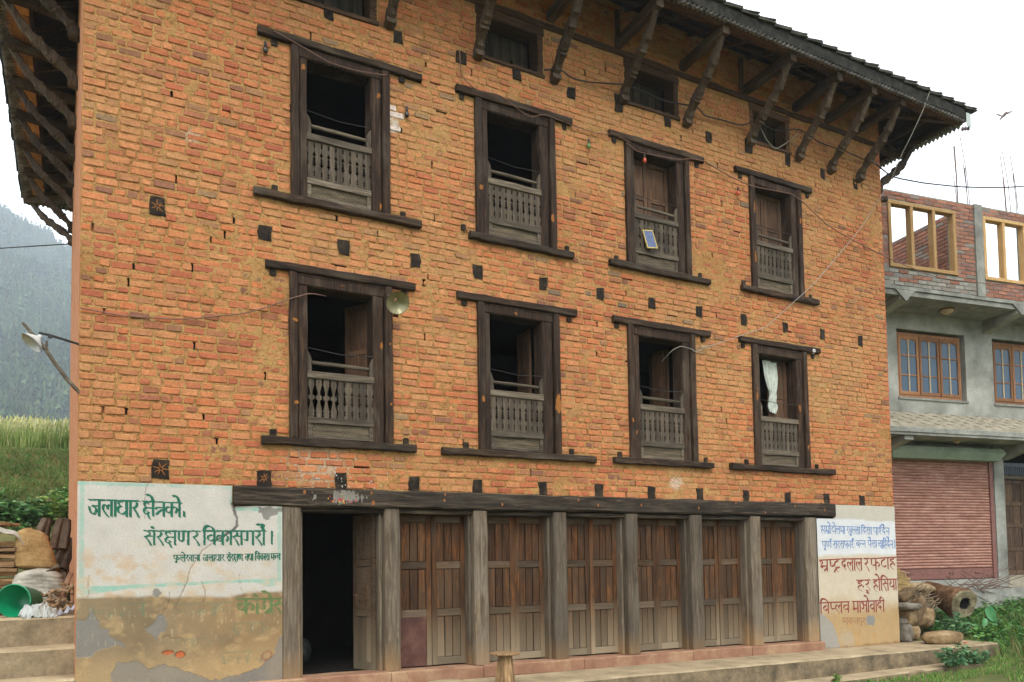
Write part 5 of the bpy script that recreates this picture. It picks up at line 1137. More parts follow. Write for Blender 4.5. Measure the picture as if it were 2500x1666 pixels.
thing_mesh('plastic_bag', m, plain('clear_white_plastic', A(180, 182, 174), .3, .5), 'crumpled white plastic bag in front of the green bucket', 'plastic bag')
m = MB(); v = []
for i in range(nx + 1):
    for j in range(ny + 1):
        u, w_ = i / nx * 2 - 1, j / ny * 2 - 1; v.append((-.11 + u * .105, .74 + w_ * .08, .515 + .07 * max(0, u) + .05 * (1 - abs(w_)) * abs(math.sin(u * 5)) + (float(fbm(u * 6 + 3, w_ * 6, 9, 3)) - .5) * .05))
m.add(v, [(i * (ny + 1) + j, (i + 1) * (ny + 1) + j, (i + 1) * (ny + 1) + j + 1, i * (ny + 1) + j + 1) for i in range(nx) for j in range(ny)]); thing_mesh('cloth_scraps', m, plain('lilac_white_cloth', A(172, 168, 174), .9, .1), 'white cloth scraps on the top step next to the house corner', 'cloth')
m = MB(); r = random.Random(17)
for k in range(46):
    x = -.20 + r.gauss(0, .09); y = 1.1 + r.gauss(0, .1); z = .54 + r.random() * .28 * max(.15, 1 - abs(x + .15) * 3); a = r.uniform(0, 6.28); l_ = r.uniform(.06, .16)
    x = min(x, -.05); m.tube([(x, y, z), (x + math.cos(a) * l_ * .5, y + math.sin(a) * l_ * .3, z + r.uniform(-.02, .04)), (min(x + math.cos(a) * l_, -.02), y + math.sin(a) * l_ * .5, z + r.uniform(-.05, .06))], [r.uniform(.012, .028), r.uniform(.01, .024), .006], 6)
thing_mesh('root_pile', m, stone('knotty_roots', A(96, 74, 52), A(150, 122, 90), A(190, 164, 130), 14), 'heap of knotty dry roots behind the cloth scraps', 'firewood')
m = MB(); m.beam((-.16, 1.25, .66), (-.05, 1.25, .94), .10, .05, 2, .003); thing_mesh('loose_brick', m, MT['plinth'], 'loose red brick leaning behind the root heap', 'brick')
e = empty('dark_timber_pile', (-.2, 3.2, .5), 'dark old timbers stacked behind the sacks by the side wall', 'timber'); r = random.Random(4)
for k in range(12):
    m = MB(); x = -.42 + (k % 4) * .10; z = .75 + (k // 4) * .25; m.beam((x - .04, 3.1, z), (x + r.uniform(-.05, .12), 3.2, z + .38), .1, .09, 3, .006, seed=k); m.build('timber', MT['eave'], e)
MT['knr'] = stone('stack_stone', A(120, 100, 74), A(158, 134, 100), A(184, 160, 124), 7)
m = MB(); m.blob((-.72, 1.35, .58), .12, .1, .07, 12, 8, .1, 4); thing_mesh('stone', m, MT['knr'], 'rough stone behind the green bucket', 'stone', None, True)

# ================================================================ vegetation
MT['blade'] = attr('grass_blade', .7, 5, .1, .0, .001, .25, trans=.25); MT['leafm'] = attr('leaf', .6, 5, .1, .0, .001, .35, trans=.2)
def blades(name, P, h, wdt, cols, lean=.35, label=None, category=None, kind='stuff', group=None, wind=(0, 0), segs=2):
    n_ = len(P); rg = np.random.default_rng(len(P)); a = rg.uniform(0, 2 * np.pi, n_); hh = h * rg.uniform(.55, 1.15, n_); ln_ = lean * rg.uniform(.2, 1.2, n_); la = rg.uniform(0, 2 * np.pi, n_)
    sx_ = np.cos(a) * wdt * .5; sy_ = np.sin(a) * wdt * .5; lx = np.cos(la) * ln_ * hh + wind[0] * hh; ly = np.sin(la) * ln_ * hh + wind[1] * hh
    V = np.zeros((n_, 5, 3)); 
    V[:, 0] = P + np.stack([-sx_, -sy_, 0 * a], -1); V[:, 1] = P + np.stack([sx_, sy_, 0 * a], -1)
    mid = P + np.stack([lx * .3, ly * .3, hh * .55], -1); V[:, 2] = mid + np.stack([sx_ * .8, sy_ * .8, 0 * a], -1); V[:, 3] = mid - np.stack([sx_ * .8, sy_ * .8, 0 * a], -1)
    V[:, 4] = P + np.stack([lx, ly, hh * .97], -1)
    i = np.arange(n_) * 5; F = np.concatenate([np.stack([i, i + 1, i + 2], -1), np.stack([i, i + 2, i + 3], -1), np.stack([i + 3, i + 2, i + 4], -1)])
    ci = rg.integers(0, len(cols), n_); c = np.array([q[:3] for q in cols])[ci] * rg.uniform(.8, 1.2, (n_, 1)); c = c * (.62 + .76 * fbm(P[:, 0] * 1.7, P[:, 1] * 1.7, 71, 4))[:, None]; C_ = np.repeat(c, 5, 0)
    return link(name, npmesh(name, V.reshape(-1, 3), F, MT['blade'], C_), None, label, category, group, kind)
def leaves(P, D, size, cols, rg, aspect=.5, droop=.3):
    """leaf faces: P base points, D directions; returns V, F, C"""
    n_ = len(P); D = D / np.linalg.norm(D, axis=1, keepdims=True); up = np.array([0, 0, 1.0]); S = np.cross(D, up); S /= np.linalg.norm(S, axis=1, keepdims=True) + 1e-9
    Nn = np.cross(S, D); rl = rg.uniform(-.9, .9, (n_, 1)); S2 = S * np.cos(rl) + Nn * np.sin(rl); L_ = size * rg.uniform(.6, 1.25, (n_, 1)); V = np.zeros((n_, 6, 3))
    fold = np.cross(D, S2) * L_ * .10
    V[:, 0] = P; V[:, 1] = P + D * L_ * .35 + S2 * L_ * aspect * .5 + fold; V[:, 2] = P + D * L_ * .75 + S2 * L_ * aspect * .36 - up * L_ * droop * .3 + fold
    V[:, 3] = P + D * L_ - up * L_ * droop * .6; V[:, 4] = P + D * L_ * .75 - S2 * L_ * aspect * .36 - up * L_ * droop * .3 + fold; V[:, 5] = P + D * L_ * .35 - S2 * L_ * aspect * .5 + fold
    i = np.arange(n_) * 6; F = np.concatenate([np.stack([i, i + 1, i + 2, i + 3], -1), np.stack([i, i + 3, i + 4, i + 5], -1)])
    c = np.array([q[:3] for q in cols])[rg.integers(0, len(cols), n_)] * rg.uniform(.75, 1.25, (n_, 1)); return V.reshape(-1, 3), F, np.repeat(c, 6, 0)
def cloud(n_, c0, rad, rg, flat=1.0):
    u = rg.normal(size=(n_, 3)); u /= np.linalg.norm(u, axis=1, keepdims=True); rr = rg.uniform(.25, 1, (n_, 1)) ** .6
    return np.array(c0) + u * rr * np.array(rad), u
GRN = [A(96, 148, 60), A(114, 164, 70), A(80, 128, 52), A(134, 174, 84), A(146, 162, 90)]
DGR = [A(74, 120, 62), A(96, 144, 78), A(118, 164, 94), A(62, 102, 54)]
YGR = [A(166, 176, 80), A(142, 170, 74), A(118, 150, 70)]
DRY = [A(186, 168, 116), A(164, 142, 96), A(140, 130, 84)]
FG = 1.0
rg = np.random.default_rng(5)
# short turf before the platform and up the rise to the right
n_ = 60000; x = rg.uniform(7.6, 19, n_); y = rg.uniform(-2.6, 2.6, n_); dens = fbm(x * 1.1, y * 1.3, 8, 3)
ok = (dens > .36) & ~((x < 12.4) & (y > -1.14 - (dens - .5) * .5 - np.clip((x - 11.2), 0, 1) * -.25)) & ~((y > -.9) & (x < 13.3)) & (y < .9 + (x - 15) * -.17 + 1.2)
ok &= ~((np.abs(x - 11.9) < 1.3) & (y < -1.75) & (dens < .62)) & (y < 1.25); x, y = x[ok], y[ok]
P = np.stack([x, y, ground_z(x, y)], -1)
blades('grass', P, .075, .010, GRN + DRY[:1], .5, 'short green grass along the foot of the platform and up the slope', 'grass')
n_ = 9000; x = rg.uniform(13.0, 19, n_); y = rg.uniform(-1.6, 1.4, n_); ok = (fbm(x * .9, y * 1.2, 18, 3) > .47) & (y < 1.1 - (x - 15) * .17 + .6); x, y = x[ok], y[ok]
blades('tall_grass', np.stack([x, y, ground_z(x, y)], -1), .24, .012, GRN + DGR + DRY[:2], .6, 'long leaning grass on the slope beside the concrete building', 'grass', wind=(-.5, .1))
# leafy weeds on the right slope
V = []; F = []; C_ = []; off = 0
def addl(t):
    global off
    V.append(t[0]); F.append(t[1] + off); C_.append(t[2]); off += len(t[0])
x = rg.uniform(13.3, 18.5, 1400); y = rg.uniform(-2.2, 1.2, 1400); ok = fbm(x * .8, y * 1.1, 28, 3) > .46; x, y = x[ok], y[ok]
for a, b_ in zip(x, y):
    h_ = rg.uniform(.06, .22); k = 9; zb = float(ground_z(a, b_)); th = rg.uniform(0, 6.28, k); Pp = np.stack([a + rg.normal(0, .03, k), b_ + rg.normal(0, .03, k), zb + rg.uniform(.2, 1, k) * h_], -1)
    addl(leaves(Pp, np.stack([np.cos(th), np.sin(th), rg.uniform(-.1, .5, k)], -1), .085, DGR + GRN[:3], rg, .6))
link('weeds', npmesh('weeds', np.concatenate(V), np.concatenate(F), MT['leafm'], np.concatenate(C_)), None, 'low leafy weeds covering the slope right of the platform', 'weeds', None, 'stuff')
def leafy_plant(name, c0, rad, nst, nl, size, cols, label, cat='plant', group=None, seed=0, aspect=.55):
    rg = np.random.default_rng(seed + 100); zb = float(ground_z(c0[0], c0[1])) if c0[2] is None else c0[2]
    e = empty(name, (c0[0], c0[1], zb), label, cat, group); m = MB(); V = []; F = []; C_ = []; off = 0
    for k in range(nst):
        a = rg.uniform(0, 6.28); rr = rg.uniform(0, 1) ** .5; tx = c0[0] + math.cos(a) * rr * rad[0]; ty = c0[1] + math.sin(a) * rr * rad[1]; bx = c0[0] + (tx - c0[0]) * .4; by = c0[1] + (ty - c0[1]) * .4; h_ = rad[2] * rg.uniform(.6, 1.05) * (1.1 - .4 * rr)
        m.tube([(bx, by, zb), ((bx + tx) / 2, (by + ty) / 2, zb + h_ * .55), (tx, ty, zb + h_)], [.006, .005, .003], 4)
        t = rg.uniform(.2, 1.0, nl); th = rg.uniform(0, 6.28, nl); Pp = np.stack([bx + (tx - bx) * t, by + (ty - by) * t, zb + h_ * t], -1)
        v_, f_, c_ = leaves(Pp, np.stack([np.cos(th), np.sin(th), rg.uniform(-.3, .5, nl)], -1), size, cols, rg, aspect); V.append(v_); F.append(f_ + off); C_.append(c_); off += len(v_)
    m.build('stem', MT['stemm'], e); link('foliage', npmesh('foliage', np.concatenate(V), np.concatenate(F), MT['leafm'], np.concatenate(C_)), e)
    return e
MT['stemm'] = plain('green_brown_stem', A(120, 126, 76), .8, .2)
NET = [A(84, 130, 84), A(100, 146, 96), A(68, 112, 70), A(122, 160, 108)]
leafy_plant('nettle_plant', (11.55, -1.22, -.72), (.42, .14, .36), 34, 16, .075, NET, 'leafy nettle clump growing against the platform face', seed=1)
leafy_plant('nettle_plant', (12.15, -1.18, -.72), (.35, .14, .26), 22, 14, .07, NET, 'lower nettle clump further right along the platform', seed=2)
leafy_plant('nettle_plant', (13.25, -.1, -.42), (.34, .22, .42), 34, 18, .085, NET, 'dense nettle clump beside the hollow log', seed=3)
leafy_plant('nettle_plant', (14.0, -1.35, None), (.5, .35, .35), 34, 16, .10, DGR, 'dark leafy plant at the right end of the platform', seed=4)
leafy_plant('nettle_plant', (15.6, -.9, None), (.5, .4, .5), 30, 16, .12, GRN[:4], 'broad-leaved plant at the right edge of the slope', seed=5)
leafy_plant('nettle_plant', (12.9, -1.75, None), (.3, .2, .16), 12, 10, .12, YGR, 'yellow-green seedling clump in the grass below the platform end', seed=6)
leafy_plant('nettle_plant', (8.95, -1.22, -.78), (.14, .08, .17), 9, 9, .06, YGR + GRN[:2], 'small bright weed at the foot of the lower step', seed=7)
# taro leaf
e = empty('taro_plant', (14.5, .1, float(ground_z(14.5, .1))), 'plant with large upright taro leaves beside the hollow log', 'plant')
for k, (dx, h_, ln_, a) in enumerate(((0, .42, .34, -.5), (.1, .30, .26, .9), (-.08, .24, .22, 2.4))):
    m = MB(); zb = float(ground_z(14.5, .1)); v = []; p0 = Vector((14.45 + dx, .08, zb + h_)); d_ = Vector((math.cos(a) * .55, -.25, -.8)).normalized(); s_ = d_.cross(Vector((.3, 1, .1))).normalized()
    for i in range(9):
        t = i / 8; wv = (math.sin(math.pi * min(t * .75 + .25, 1))) ** 1.1 * ln_ * .30
        for j in (-1, -.5, 0, .5, 1): v.append(tuple(p0 + d_ * (t * ln_) + s_ * (wv * j) + Vector((0, -1, 0)) * (.03 * abs(j) - .05 * t * t)))
    m.add(v, [(i * 5 + j, i * 5 + j + 1, (i + 1) * 5 + j + 1, (i + 1) * 5 + j) for i in range(8) for j in range(4)]); m.build('leaf', MT.setdefault('taro', plain('taro_leaf', A(78, 140, 84), .5, .4)), e, True)
    m = MB(); m.tube([(14.48, .1, zb), tuple(p0 + Vector((0, .03, -.1))), tuple(p0)], .009, 5); m.build('stalk', MT['stemm'], e)
# grassy bank, wheat and shrubs on the left
n_ = 34000; x = rg.uniform(-2.6, .15, n_); y = rg.uniform(8.9, 14.3, n_); P = np.stack([x, y, ground_z(x, y)], -1)
blades('grass', P, .10, .020, [A(132, 168, 92), A(150, 182, 108), A(108, 146, 76), A(122, 150, 84)] + DRY[:2], 1.0, 'rough grass on the bank behind the sacks', 'grass', wind=(-.1, -.5))
V = []; F = []; C_ = []; off = 0; x = rg.uniform(-2.6, .1, 1100); y = rg.uniform(8.6, 11.6, 1100); ok = fbm(x * .9, y * .9, 38, 3) > .5; x, y = x[ok], y[ok]
for a, b_ in zip(x, y):
    k = 10; zb = float(ground_z(a, b_)); th = rg.uniform(0, 6.28, k); addl(leaves(np.stack([a + rg.normal(0, .06, k), b_ + rg.normal(0, .06, k), zb + rg.uniform(.02, .2, k)], -1), np.stack([np.cos(th), np.sin(th), rg.uniform(-.3, .6, k)], -1), .08, DGR + GRN[:2], rg, .6))
link('weeds', npmesh('weeds', np.concatenate(V), np.concatenate(F), MT['leafm'], np.concatenate(C_)), None, 'leafy undergrowth on the grass bank', 'weeds', None, 'stuff')
leafy_plant('shrub', (-.95, 9.3, None), (.55, .4, .7), 44, 26, .12, DGR, 'dark round shrub at the foot of the bank behind the sacks', 'shrub', seed=11)
leafy_plant('shrub', (-.30, 9.4, None), (.42, .4, .85), 40, 26, .12, YGR + GRN, 'yellow-green shrub on the bank beside the house corner', 'shrub', seed=12)
leafy_plant('shrub', (-1.75, 9.6, None), (.6, .4, .8), 40, 24, .13, DGR + GRN[:2], 'mid-green shrub at the far left foot of the bank', 'shrub', seed=13)
n_ = 15000; y = 14.2 + rg.uniform(0, 1, n_) ** 1.6 * 10; x = rg.uniform(-3.8, .2, n_); P = np.stack([x, y, ground_z(x, y) - fbm(x * 3, y * 1.5, 5, 3) * .34 + .06], -1)
blades('wheat', P, .95, .017, [A(148, 172, 92), A(168, 184, 108), A(124, 152, 76), A(194, 194, 130), A(110, 140, 70)], .16, 'field of tall green wheat on top of the bank', 'wheat', wind=(.02, 0))
n_ = 4200; y = 14.2 + rg.uniform(0, 1, n_) ** 1.6 * 9; x = rg.uniform(-3.8, .2, n_); P = np.stack([x, y, ground_z(x, y) + rg.uniform(.66, .86, n_)], -1)
blades('wheat_ears', P, .17, .034, [A(216, 212, 152), A(196, 202, 130), A(224, 216, 166)], .7, 'pale bearded ears of the wheat field', 'wheat', wind=(.2, 0))
# forest: conifers as one mass on the hill, the ridge trees one by one
MT['conifer'] = attr('conifer_needles', .9, .6, .2, 0, .01, .1, n2=.2); 
def conifer(rg, h, k=7, sides=6):
    v = []; f = []; c = []; base = np.array([A(56, 80, 50), A(66, 90, 54), A(48, 70, 46), A(80, 98, 58), A(74, 84, 52)][rg.integers(0, 5)][:3]) * rg.uniform(.8, 1.15)
    for i in range(k):
        t = (i + .3) / k; z0 = h * (.12 + .84 * t); r0 = h * .19 * (1 - t) ** .7 * rg.uniform(.7, 1.2) + .015 * h; a0 = rg.uniform(0, 6.28)
        for j in range(sides):
            a = a0 + 2 * math.pi * j / sides + rg.uniform(-.3, .3); q = r0 * rg.uniform(.7, 1.25); o = len(v); up = h * .16 / max(k / 5, 1); w_ = .42
            v += [(0, 0, z0 + up), (math.cos(a - w_) * q * .8, math.sin(a - w_) * q * .8, z0 + rg.uniform(-.02, .02) * h), (math.cos(a) * q, math.sin(a) * q, z0 - .045 * h), (math.cos(a + w_) * q * .8, math.sin(a + w_) * q * .8, z0 + rg.uniform(-.02, .02) * h)]
            f += [(o, o + 1, o + 2), (o, o + 2, o + 3)]
    return np.array(v), np.array(f), np.tile(base, (len(v), 1))
rg = np.random.default_rng(9); protos = [conifer(rg, 1.0, 4, 5) for _ in range(12)]
V = []; F = []; C_ = []; off = 0; cnt = 0
for _ in range(16000):
    y = 180 + 860 * rg.random() ** .8; hw = .115 * (y + 9) + 30; x = rg.uniform(-hw, hw * .25) if rg.random() < .8 else rg.uniform(-hw * 2.6, hw * 3)
    if fbm(x / 60, y / 60, 55, 3) < .34: continue
    z = float(hill_z(x, y)); h_ = rg.uniform(8, 17); v_, f_, c_ = protos[rg.integers(0, 10)]; a = rg.uniform(0, 6.28); ca, sa = math.cos(a), math.sin(a); w_ = h_ * rg.uniform(1.0, 1.5)
    vv = np.stack([(v_[:, 0] * ca - v_[:, 1] * sa) * w_ + x, (v_[:, 0] * sa + v_[:, 1] * ca) * w_ + y, v_[:, 2] * h_ + z - .5], -1); V.append(vv); F.append(f_ + off); C_.append(c_ * rg.uniform(.75, 1.25) * (.55 + .9 * float(fbm(x / 35, y / 35, 66, 3)))); off += len(vv)
link('hill_forest', npmesh('hill_forest', np.concatenate(V), np.concatenate(F), MT['conifer'], np.concatenate(C_)), None, 'hazy pine forest covering the hillside', 'forest', None, 'stuff')
ORD = 'first second third fourth fifth sixth seventh eighth ninth tenth eleventh twelfth thirteenth'.split()
MT['bark'] = plain('grey_bark', A(110, 96, 80), .9, .1)
for k in range(13):
    x = -132 + k * 9.2 + rg.uniform(-3, 3); y = 1018 + rg.uniform(-14, 14); h_ = rg.uniform(17, 30); z = float(hill_z(x, y)); v_, f_, c_ = conifer(rg, h_, 9, 5)
    e = empty('pine_tree', (x, y, z), 'tall pine on the hazy ridge, %s counted from the left' % ORD[k], 'tree', 'pines along the ridge')
    link('crown', npmesh('crown', v_ * np.array([1.0, 1.0, 1]), f_, MT['conifer'], c_), e, loc=(0, 0, 0)); m = MB(); m.tube([(0, 0, -2), (0, 0, h_ * .9)], [.4, .1], 5); link('trunk', m.mesh('trunk', MT['bark']), e, loc=(0, 0, 0))

# ================================================================ right: stones, log, mat, brushwood, steel
MT['rock'] = stone('river_stone', A(112, 90, 62), A(152, 126, 90), A(184, 158, 120), 6, .9, .9, .03); MT['rockg'] = stone('grey_stone', A(90, 82, 70), A(126, 118, 104), A(158, 150, 134), 6, .9, .9, .03); MT['rockb'] = stone('brown_stone', A(76, 60, 42), A(114, 92, 66), A(146, 122, 92), 6, .9, .9, .03)
def rock(c0, rr, mat, lab, rot=0, tilt=0, seed=0, boxy=1.0, amp=.10): m = MB(); m.blob(c0, *rr, 34, 22, amp * 1.5, seed, rot, tilt, boxy, 2.3); return thing_mesh('stone', m, MT[mat], lab, 'stone', 'stones beside the house', True)
rock((12.42, -.42, -.375), (.36, .19, .115), 'rock', 'long oval tan boulder lying on the end of the platform', -.35, 0, 3, 1.5, .06)
rock((12.50, .12, .02), (.34, .12, .13), 'rockb', 'long brown stone leaning down against the heap', 0, .85, 5, 1.3)
rock((12.22, .10, .33), (.22, .12, .11), 'rockb', 'brown stone at the top of the heap by the house corner', 0, .35, 6, 1.2)
rock((12.14, -.02, .135), (.27, .12, .06), 'rockg', 'flat grey stone slab wedged on the heap by the house corner', .1, -.05, 7, 1.7)
rock((12.33, .16, -.06), (.17, .15, .14), 'rock', 'square tan stone in the middle of the heap', 0, 0, 8, 1.8)
rock((12.10, .1, -.12), (.09, .1, .07), 'rockg', 'small round grey stone near the house corner', 0, 0, 9)
rock((12.13, .08, -.32), (.12, .12, .17), 'rockg', 'upright grey stone at the bottom of the heap', 0, 0, 10, 1.7)
rock((12.38, .12, -.32), (.12, .12, .13), 'rock', 'orange-tan stone at the bottom of the heap', 0, 0, 11, 1.8)
rock((12.95, .35, -.10), (.30, .2, .19), 'rock', 'rough tan stone half hidden behind the nettles', .2, 0, 12, 1.4, .16)
m = MB(); r = random.Random(31)
for k in range(13):
    x = 12.36 + k * .026; m.tube([(x + r.uniform(-.01, .01), .34, .80 - .02 * k + r.uniform(-.03, .03)), (x + .03, .36, .6), (x + .07 + r.uniform(-.01, .02), .38, .34 + r.uniform(-.05, .05))], .008, 4)
for k in range(4): m.tube([(12.36, .345, .74 - k * .11), (12.72, .37, .68 - k * .10)], .006, 4)
thing_mesh('cane_mat', m, plain('dry_cane', A(202, 172, 116), .8, .2), 'broken piece of cane matting leaning at the house corner', 'mat')
m = MB(); r = random.Random(32)
for k in range(240):
    x = r.uniform(12.5, 13.5); y = r.uniform(.35, .75); z = .0 + r.random() * (.5 - abs(x - 12.9) * .5); a = r.uniform(0, 6.28); l_ = r.uniform(.12, .34); b_ = r.uniform(-.4, .7)
    m.tube([(x, y, z), (x + math.cos(a) * l_ * .5, y + math.sin(a) * l_ * .3, z + b_ * l_ * .5 + r.uniform(-.02, .02)), (x + math.cos(a) * l_, y + math.sin(a) * l_ * .5, z + b_ * l_)], [.010, .009, .005], 4)
thing_mesh('brushwood', m, plain('grey_twig', A(140, 120, 94), .9, .1), 'tangle of dry grey brushwood between the stones and the log', 'brushwood')
# hollow log
e = empty('hollow_log', (14.4, .9, .1), 'thick hollow log lying in the weeds with its dark open end facing out', 'log')
m = MB(); p0 = Vector((13.95, .16, .10)); ax = Vector((.22, .93, .24)).normalized(); a_ = ax.cross(Vector((0, 0, 1))).normalized(); b_ = ax.cross(a_); n_ = 28
def ringp(d, r_, k, amp=.10): 
    v = []
    for j in range(n_):
        th = 2 * math.pi * j / n_; q = r_ * (1 + (float(fbm(math.cos(th) * 1.6 + 5, math.sin(th) * 1.6 + 5 + d * .9, k, 3)) - .5) * 2 * amp); v.append(tuple(p0 + ax * d + a_ * q * math.cos(th) + b_ * q * math.sin(th)))
    return v
def rings(m, L_):
    v = [p for rg_ in L_ for p in rg_]; m.add(v, [(i * n_ + j, i * n_ + (j + 1) % n_, (i + 1) * n_ + (j + 1) % n_, (i + 1) * n_ + j) for i in range(len(L_) - 1) for j in range(n_)])
rings(m, [ringp(d, r_ * .96, 3, .3) for d, r_ in ((.0, .27), (.05, .29), (.15, .28), (.3, .24), (.5, .215), (.7, .205), (.85, .19), (.95, .17), (1.0, .1))]); m.build('bark', stone('log_bark', A(70, 50, 34), A(118, 86, 60), A(160, 128, 96), 6, .9, 1, .04), e, True)
m = MB(); rings(m, [ringp(.0, .262, 3, .3), ringp(-.02, .235, 3, .28), ringp(-.012, .125, 7, .25), ringp(.02, .115, 7, .25)]); m.build('cut_end', stone('log_end_grain', A(94, 84, 62), A(132, 120, 92), A(168, 156, 124), 7, .9, .9, .03), e)
m = MB(); rings(m, [ringp(.02, .115, 7, .25), ringp(.5, .10, 7, .1), ringp(.52, .001, 7, .1)]); m.build('hollow', MT['black'], e)
m = MB(); m.blob((13.5, .75, .40), .36, .16, .10, 16, 10, .14, 6, -.2, -.1); thing_mesh('log', m, MT['knr'], 'pale log lying behind the hollow log', 'log', None, True)
m = MB(); r = random.Random(41)
for k in range(34):
    x = r.uniform(15.1, 16.2); z = r.uniform(.22, .42); a = r.choice([.5, .62, -.55, -.7, 2.5, .3]) + r.uniform(-.15, .15); l_ = r.uniform(.3, 1.1); y = 1.15 + r.uniform(-.15, .15)
    x2, z2 = x + math.cos(a) * l_, z + math.sin(a) * l_ * .55
    if z2 > .95 or z2 < .0: continue
    m.tube([(x, y, z), ((x + x2) / 2, y - .03, (z + z2) / 2 + r.uniform(-.03, .03)), (x2, y - .05, z2)], .006, 5)
for (xa, za, xb, zb) in ((15.3, .25, 17.1, .80), (15.6, .20, 17.3, .66), (16.0, .28, 17.9, .72), (15.2, .42, 16.9, .30), (15.35, .62, 15.9, .22), (15.9, .64, 16.9, .36), (16.0, .22, 17.8, .62)):
    m.tube([(xa, 1.12, za), ((xa + xb) / 2, 1.08, (za + zb) / 2 + .03), (xb, 1.02, zb)], .0075, 5)
thing_mesh('steel_bar_tangle', m, MT['rust'], 'tangle of rusty bent reinforcing bars before the shutter', 'steel bars')
e = empty('stone_bench', (16.8, 1.15, 0), 'small low concrete slab on a block in the grass before the concrete building', 'bench')
m = MB(); m.beam((16.45, 1.05, .15), (17.1, .95, .13), .25, .04, 3, .004); m.build('slab', MT['conc2'], e); m = MB(); m.box(16.75, 16.95, .95, 1.1, -.12, .13); m.build('block', MT['conc2'], e)
m = MB(); m.blob((12.76, -.60, -.462), .04, .03, .012, 8, 5, .3, 3); thing_mesh('wrapper', m, plain('orange_wrapper', A(232, 120, 70), .4), 'orange and white sweet wrapper on the platform end', 'litter')

# ================================================================ the unfinished concrete building
BX, BY = 15.37, 1.57; U = Vector((.98615797, -.16580851, 0)); NN = Vector((.16580851, .98615797, 0))
NB = empty('concrete_building', (BX, BY, 0), 'unfinished grey concrete building with bare brick top storey and pink roller shutter', 'building')
def W(mb):
    mb.v = [tuple(Vector((BX, BY, 0)) + U * x + NN * y + Vector((0, 0, z))) for x, y, z in mb.v]; return mb
def nbx(name, mat, *bx, par=NB, **kw):
    m = MB()
    for q in bx: m.box(*q)
    return W(m).build(name, MT[mat], par, **kw)
AX0, AX1 = -3.4, 9.0
# middle storey wall with two window openings and a door bay below
nbx('middle_wall', 'concrete', (AX0, -.93, 0, .2, 3.3, 6.05), (.90, 1.68, 0, .2, 3.3, 6.05), (3.5, AX1, 0, .2, 3.3, 6.05), (-.93, .90, 0, .2, 3.3, 4.24), (-.93, .90, 0, .2, 5.66, 6.05), (1.68, 3.5, 0, .2, 3.3, 4.24), (1.68, 3.5, 0, .2, 5.66, 6.05))
nbx('ground_wall', 'concrete', (AX0, -1.6, 0, .2, 0, 3.35), (-1.6, 1.56, 0, .2, 2.98, 3.35), (1.52, 1.80, -.04, .2, .3, 3.30), (3.2, AX1, 0, .2, 0, 3.3), (-1.6, 1.56, 0, .2, .2, .50))
nbx('room_shell', 'dark', (AX0, AX1, 3.5, 3.6, 0, 6.0), (AX0, AX0 + .2, .2, 3.5, 0, 6), (AX1 - .2, AX1, .2, 3.5, 0, 6), (AX0, AX1, .2, 3.5, 3.2, 3.3), (AX0, AX1, .2, 3.5, .1, .3))
m = MB(); 
for (za, zb, ya) in ((6.005, 6.10, -.85), (6.105, 6.17, -.88)): m.beam((AX0, (ya + 3.6) / 2, (za + zb) / 2), (AX1, (ya + 3.6) / 2, (za + zb) / 2), 3.6 - ya, zb - za, 20, .002, ch=.02)
W(m).build('balcony_slab', MT['conc2'], NB)
for a in (-1.62, 1.42, 4.5):
    m = MB(); v = [(a, 0, 6.0), (a, -.84, 6.0), (a, -.84, 5.93), (a, 0, 5.74)]; v = v + [(a + .22, y, z) for _, y, z in v]; m.add(v, [(0, 1, 2, 3), (7, 6, 5, 4), (0, 4, 5, 1), (1, 5, 6, 2), (2, 6, 7, 3), (3, 7, 4, 0)]); W(m).build('cantilever_bracket', MT['concrete'], NB)
    m = MB(); m.add([(a - .13, -.885, 6.10), (a + .11, -.885, 5.89), (a + .11, -.885, 6.10), (a + .35, -.885, 6.10), (a - .13, -.86, 6.10), (a + .11, -.86, 5.89), (a + .35, -.86, 6.10)], [(0, 1, 3), (0, 4, 5, 1), (1, 5, 6, 3)]); W(m).build('slab_drop', MT['conc2'], NB)
# brick top storey
def cells2(a0, a1, z0, z1, holes, k0=0):
    out = []; z = z0; k = k0; r = random.Random(int(a0 * 10) + 50)
    while z < z1 - .03:
        sp = sorted((q[0], q[1]) for q in holes if min(q[3], z + .08) - max(q[2], z) > .03); cur = a0; free = []
        for a, b_ in sp:
            if a - cur > .03: free.append((cur, a))
            cur = max(cur, b_)
        if a1 - cur > .03: free.append((cur, a1))
        for a, b_ in free:
            x = a; first = True
            while x < b_ - .03:
                L_ = .235 if not (first and k % 2) else .12
                first = False
                if b_ - (x + L_) < .06: L_ = b_ - x
                out.append((x + .006, x + L_ - .006, z + .006, z + .068)); x += L_
        z += .08; k += 1
    return out
NBR = [A(168, 116, 94), A(160, 110, 90), A(174, 122, 98), A(156, 112, 94), A(150, 112, 98), A(160, 106, 86), A(148, 134, 122)]
HO = [(-1.86, -.16, 6.53, 7.84), (.56, 1.74, 6.53, 7.84), (.34, .56, 6.17, 8.1)]
cl = cells2(-3.4, 2.7, 6.19, 8.05, HO); r = random.Random(77)
cl.sort(key=lambda c: c[0] < -2.3 or c[0] > 2.0); ones = 0; rest2 = MB()
for c in cl:
    m = MB(); m.box(c[0], c[1], -.86 + r.uniform(-.006, .006), -.80, c[2] + r.uniform(-.003, .003), c[3] + r.uniform(-.003, .003)); W(m); q = r.choice(NBR) if not (c[2] < 6.5 and c[0] < .3 and r.random() < .6) else A(156, 150, 138); q = (lambda f_: tuple(t * f_ for t in q[:3]))(r.uniform(.82, 1.12))
    if ones < 292 and -2.3 <= c[0] <= 2.0 and c[1] - c[0] > .1: MB().add(m.v, m.f, q).build('brick', MT['brick'], NB); ones += 1
    else: rest2.add(m.v, m.f, q)
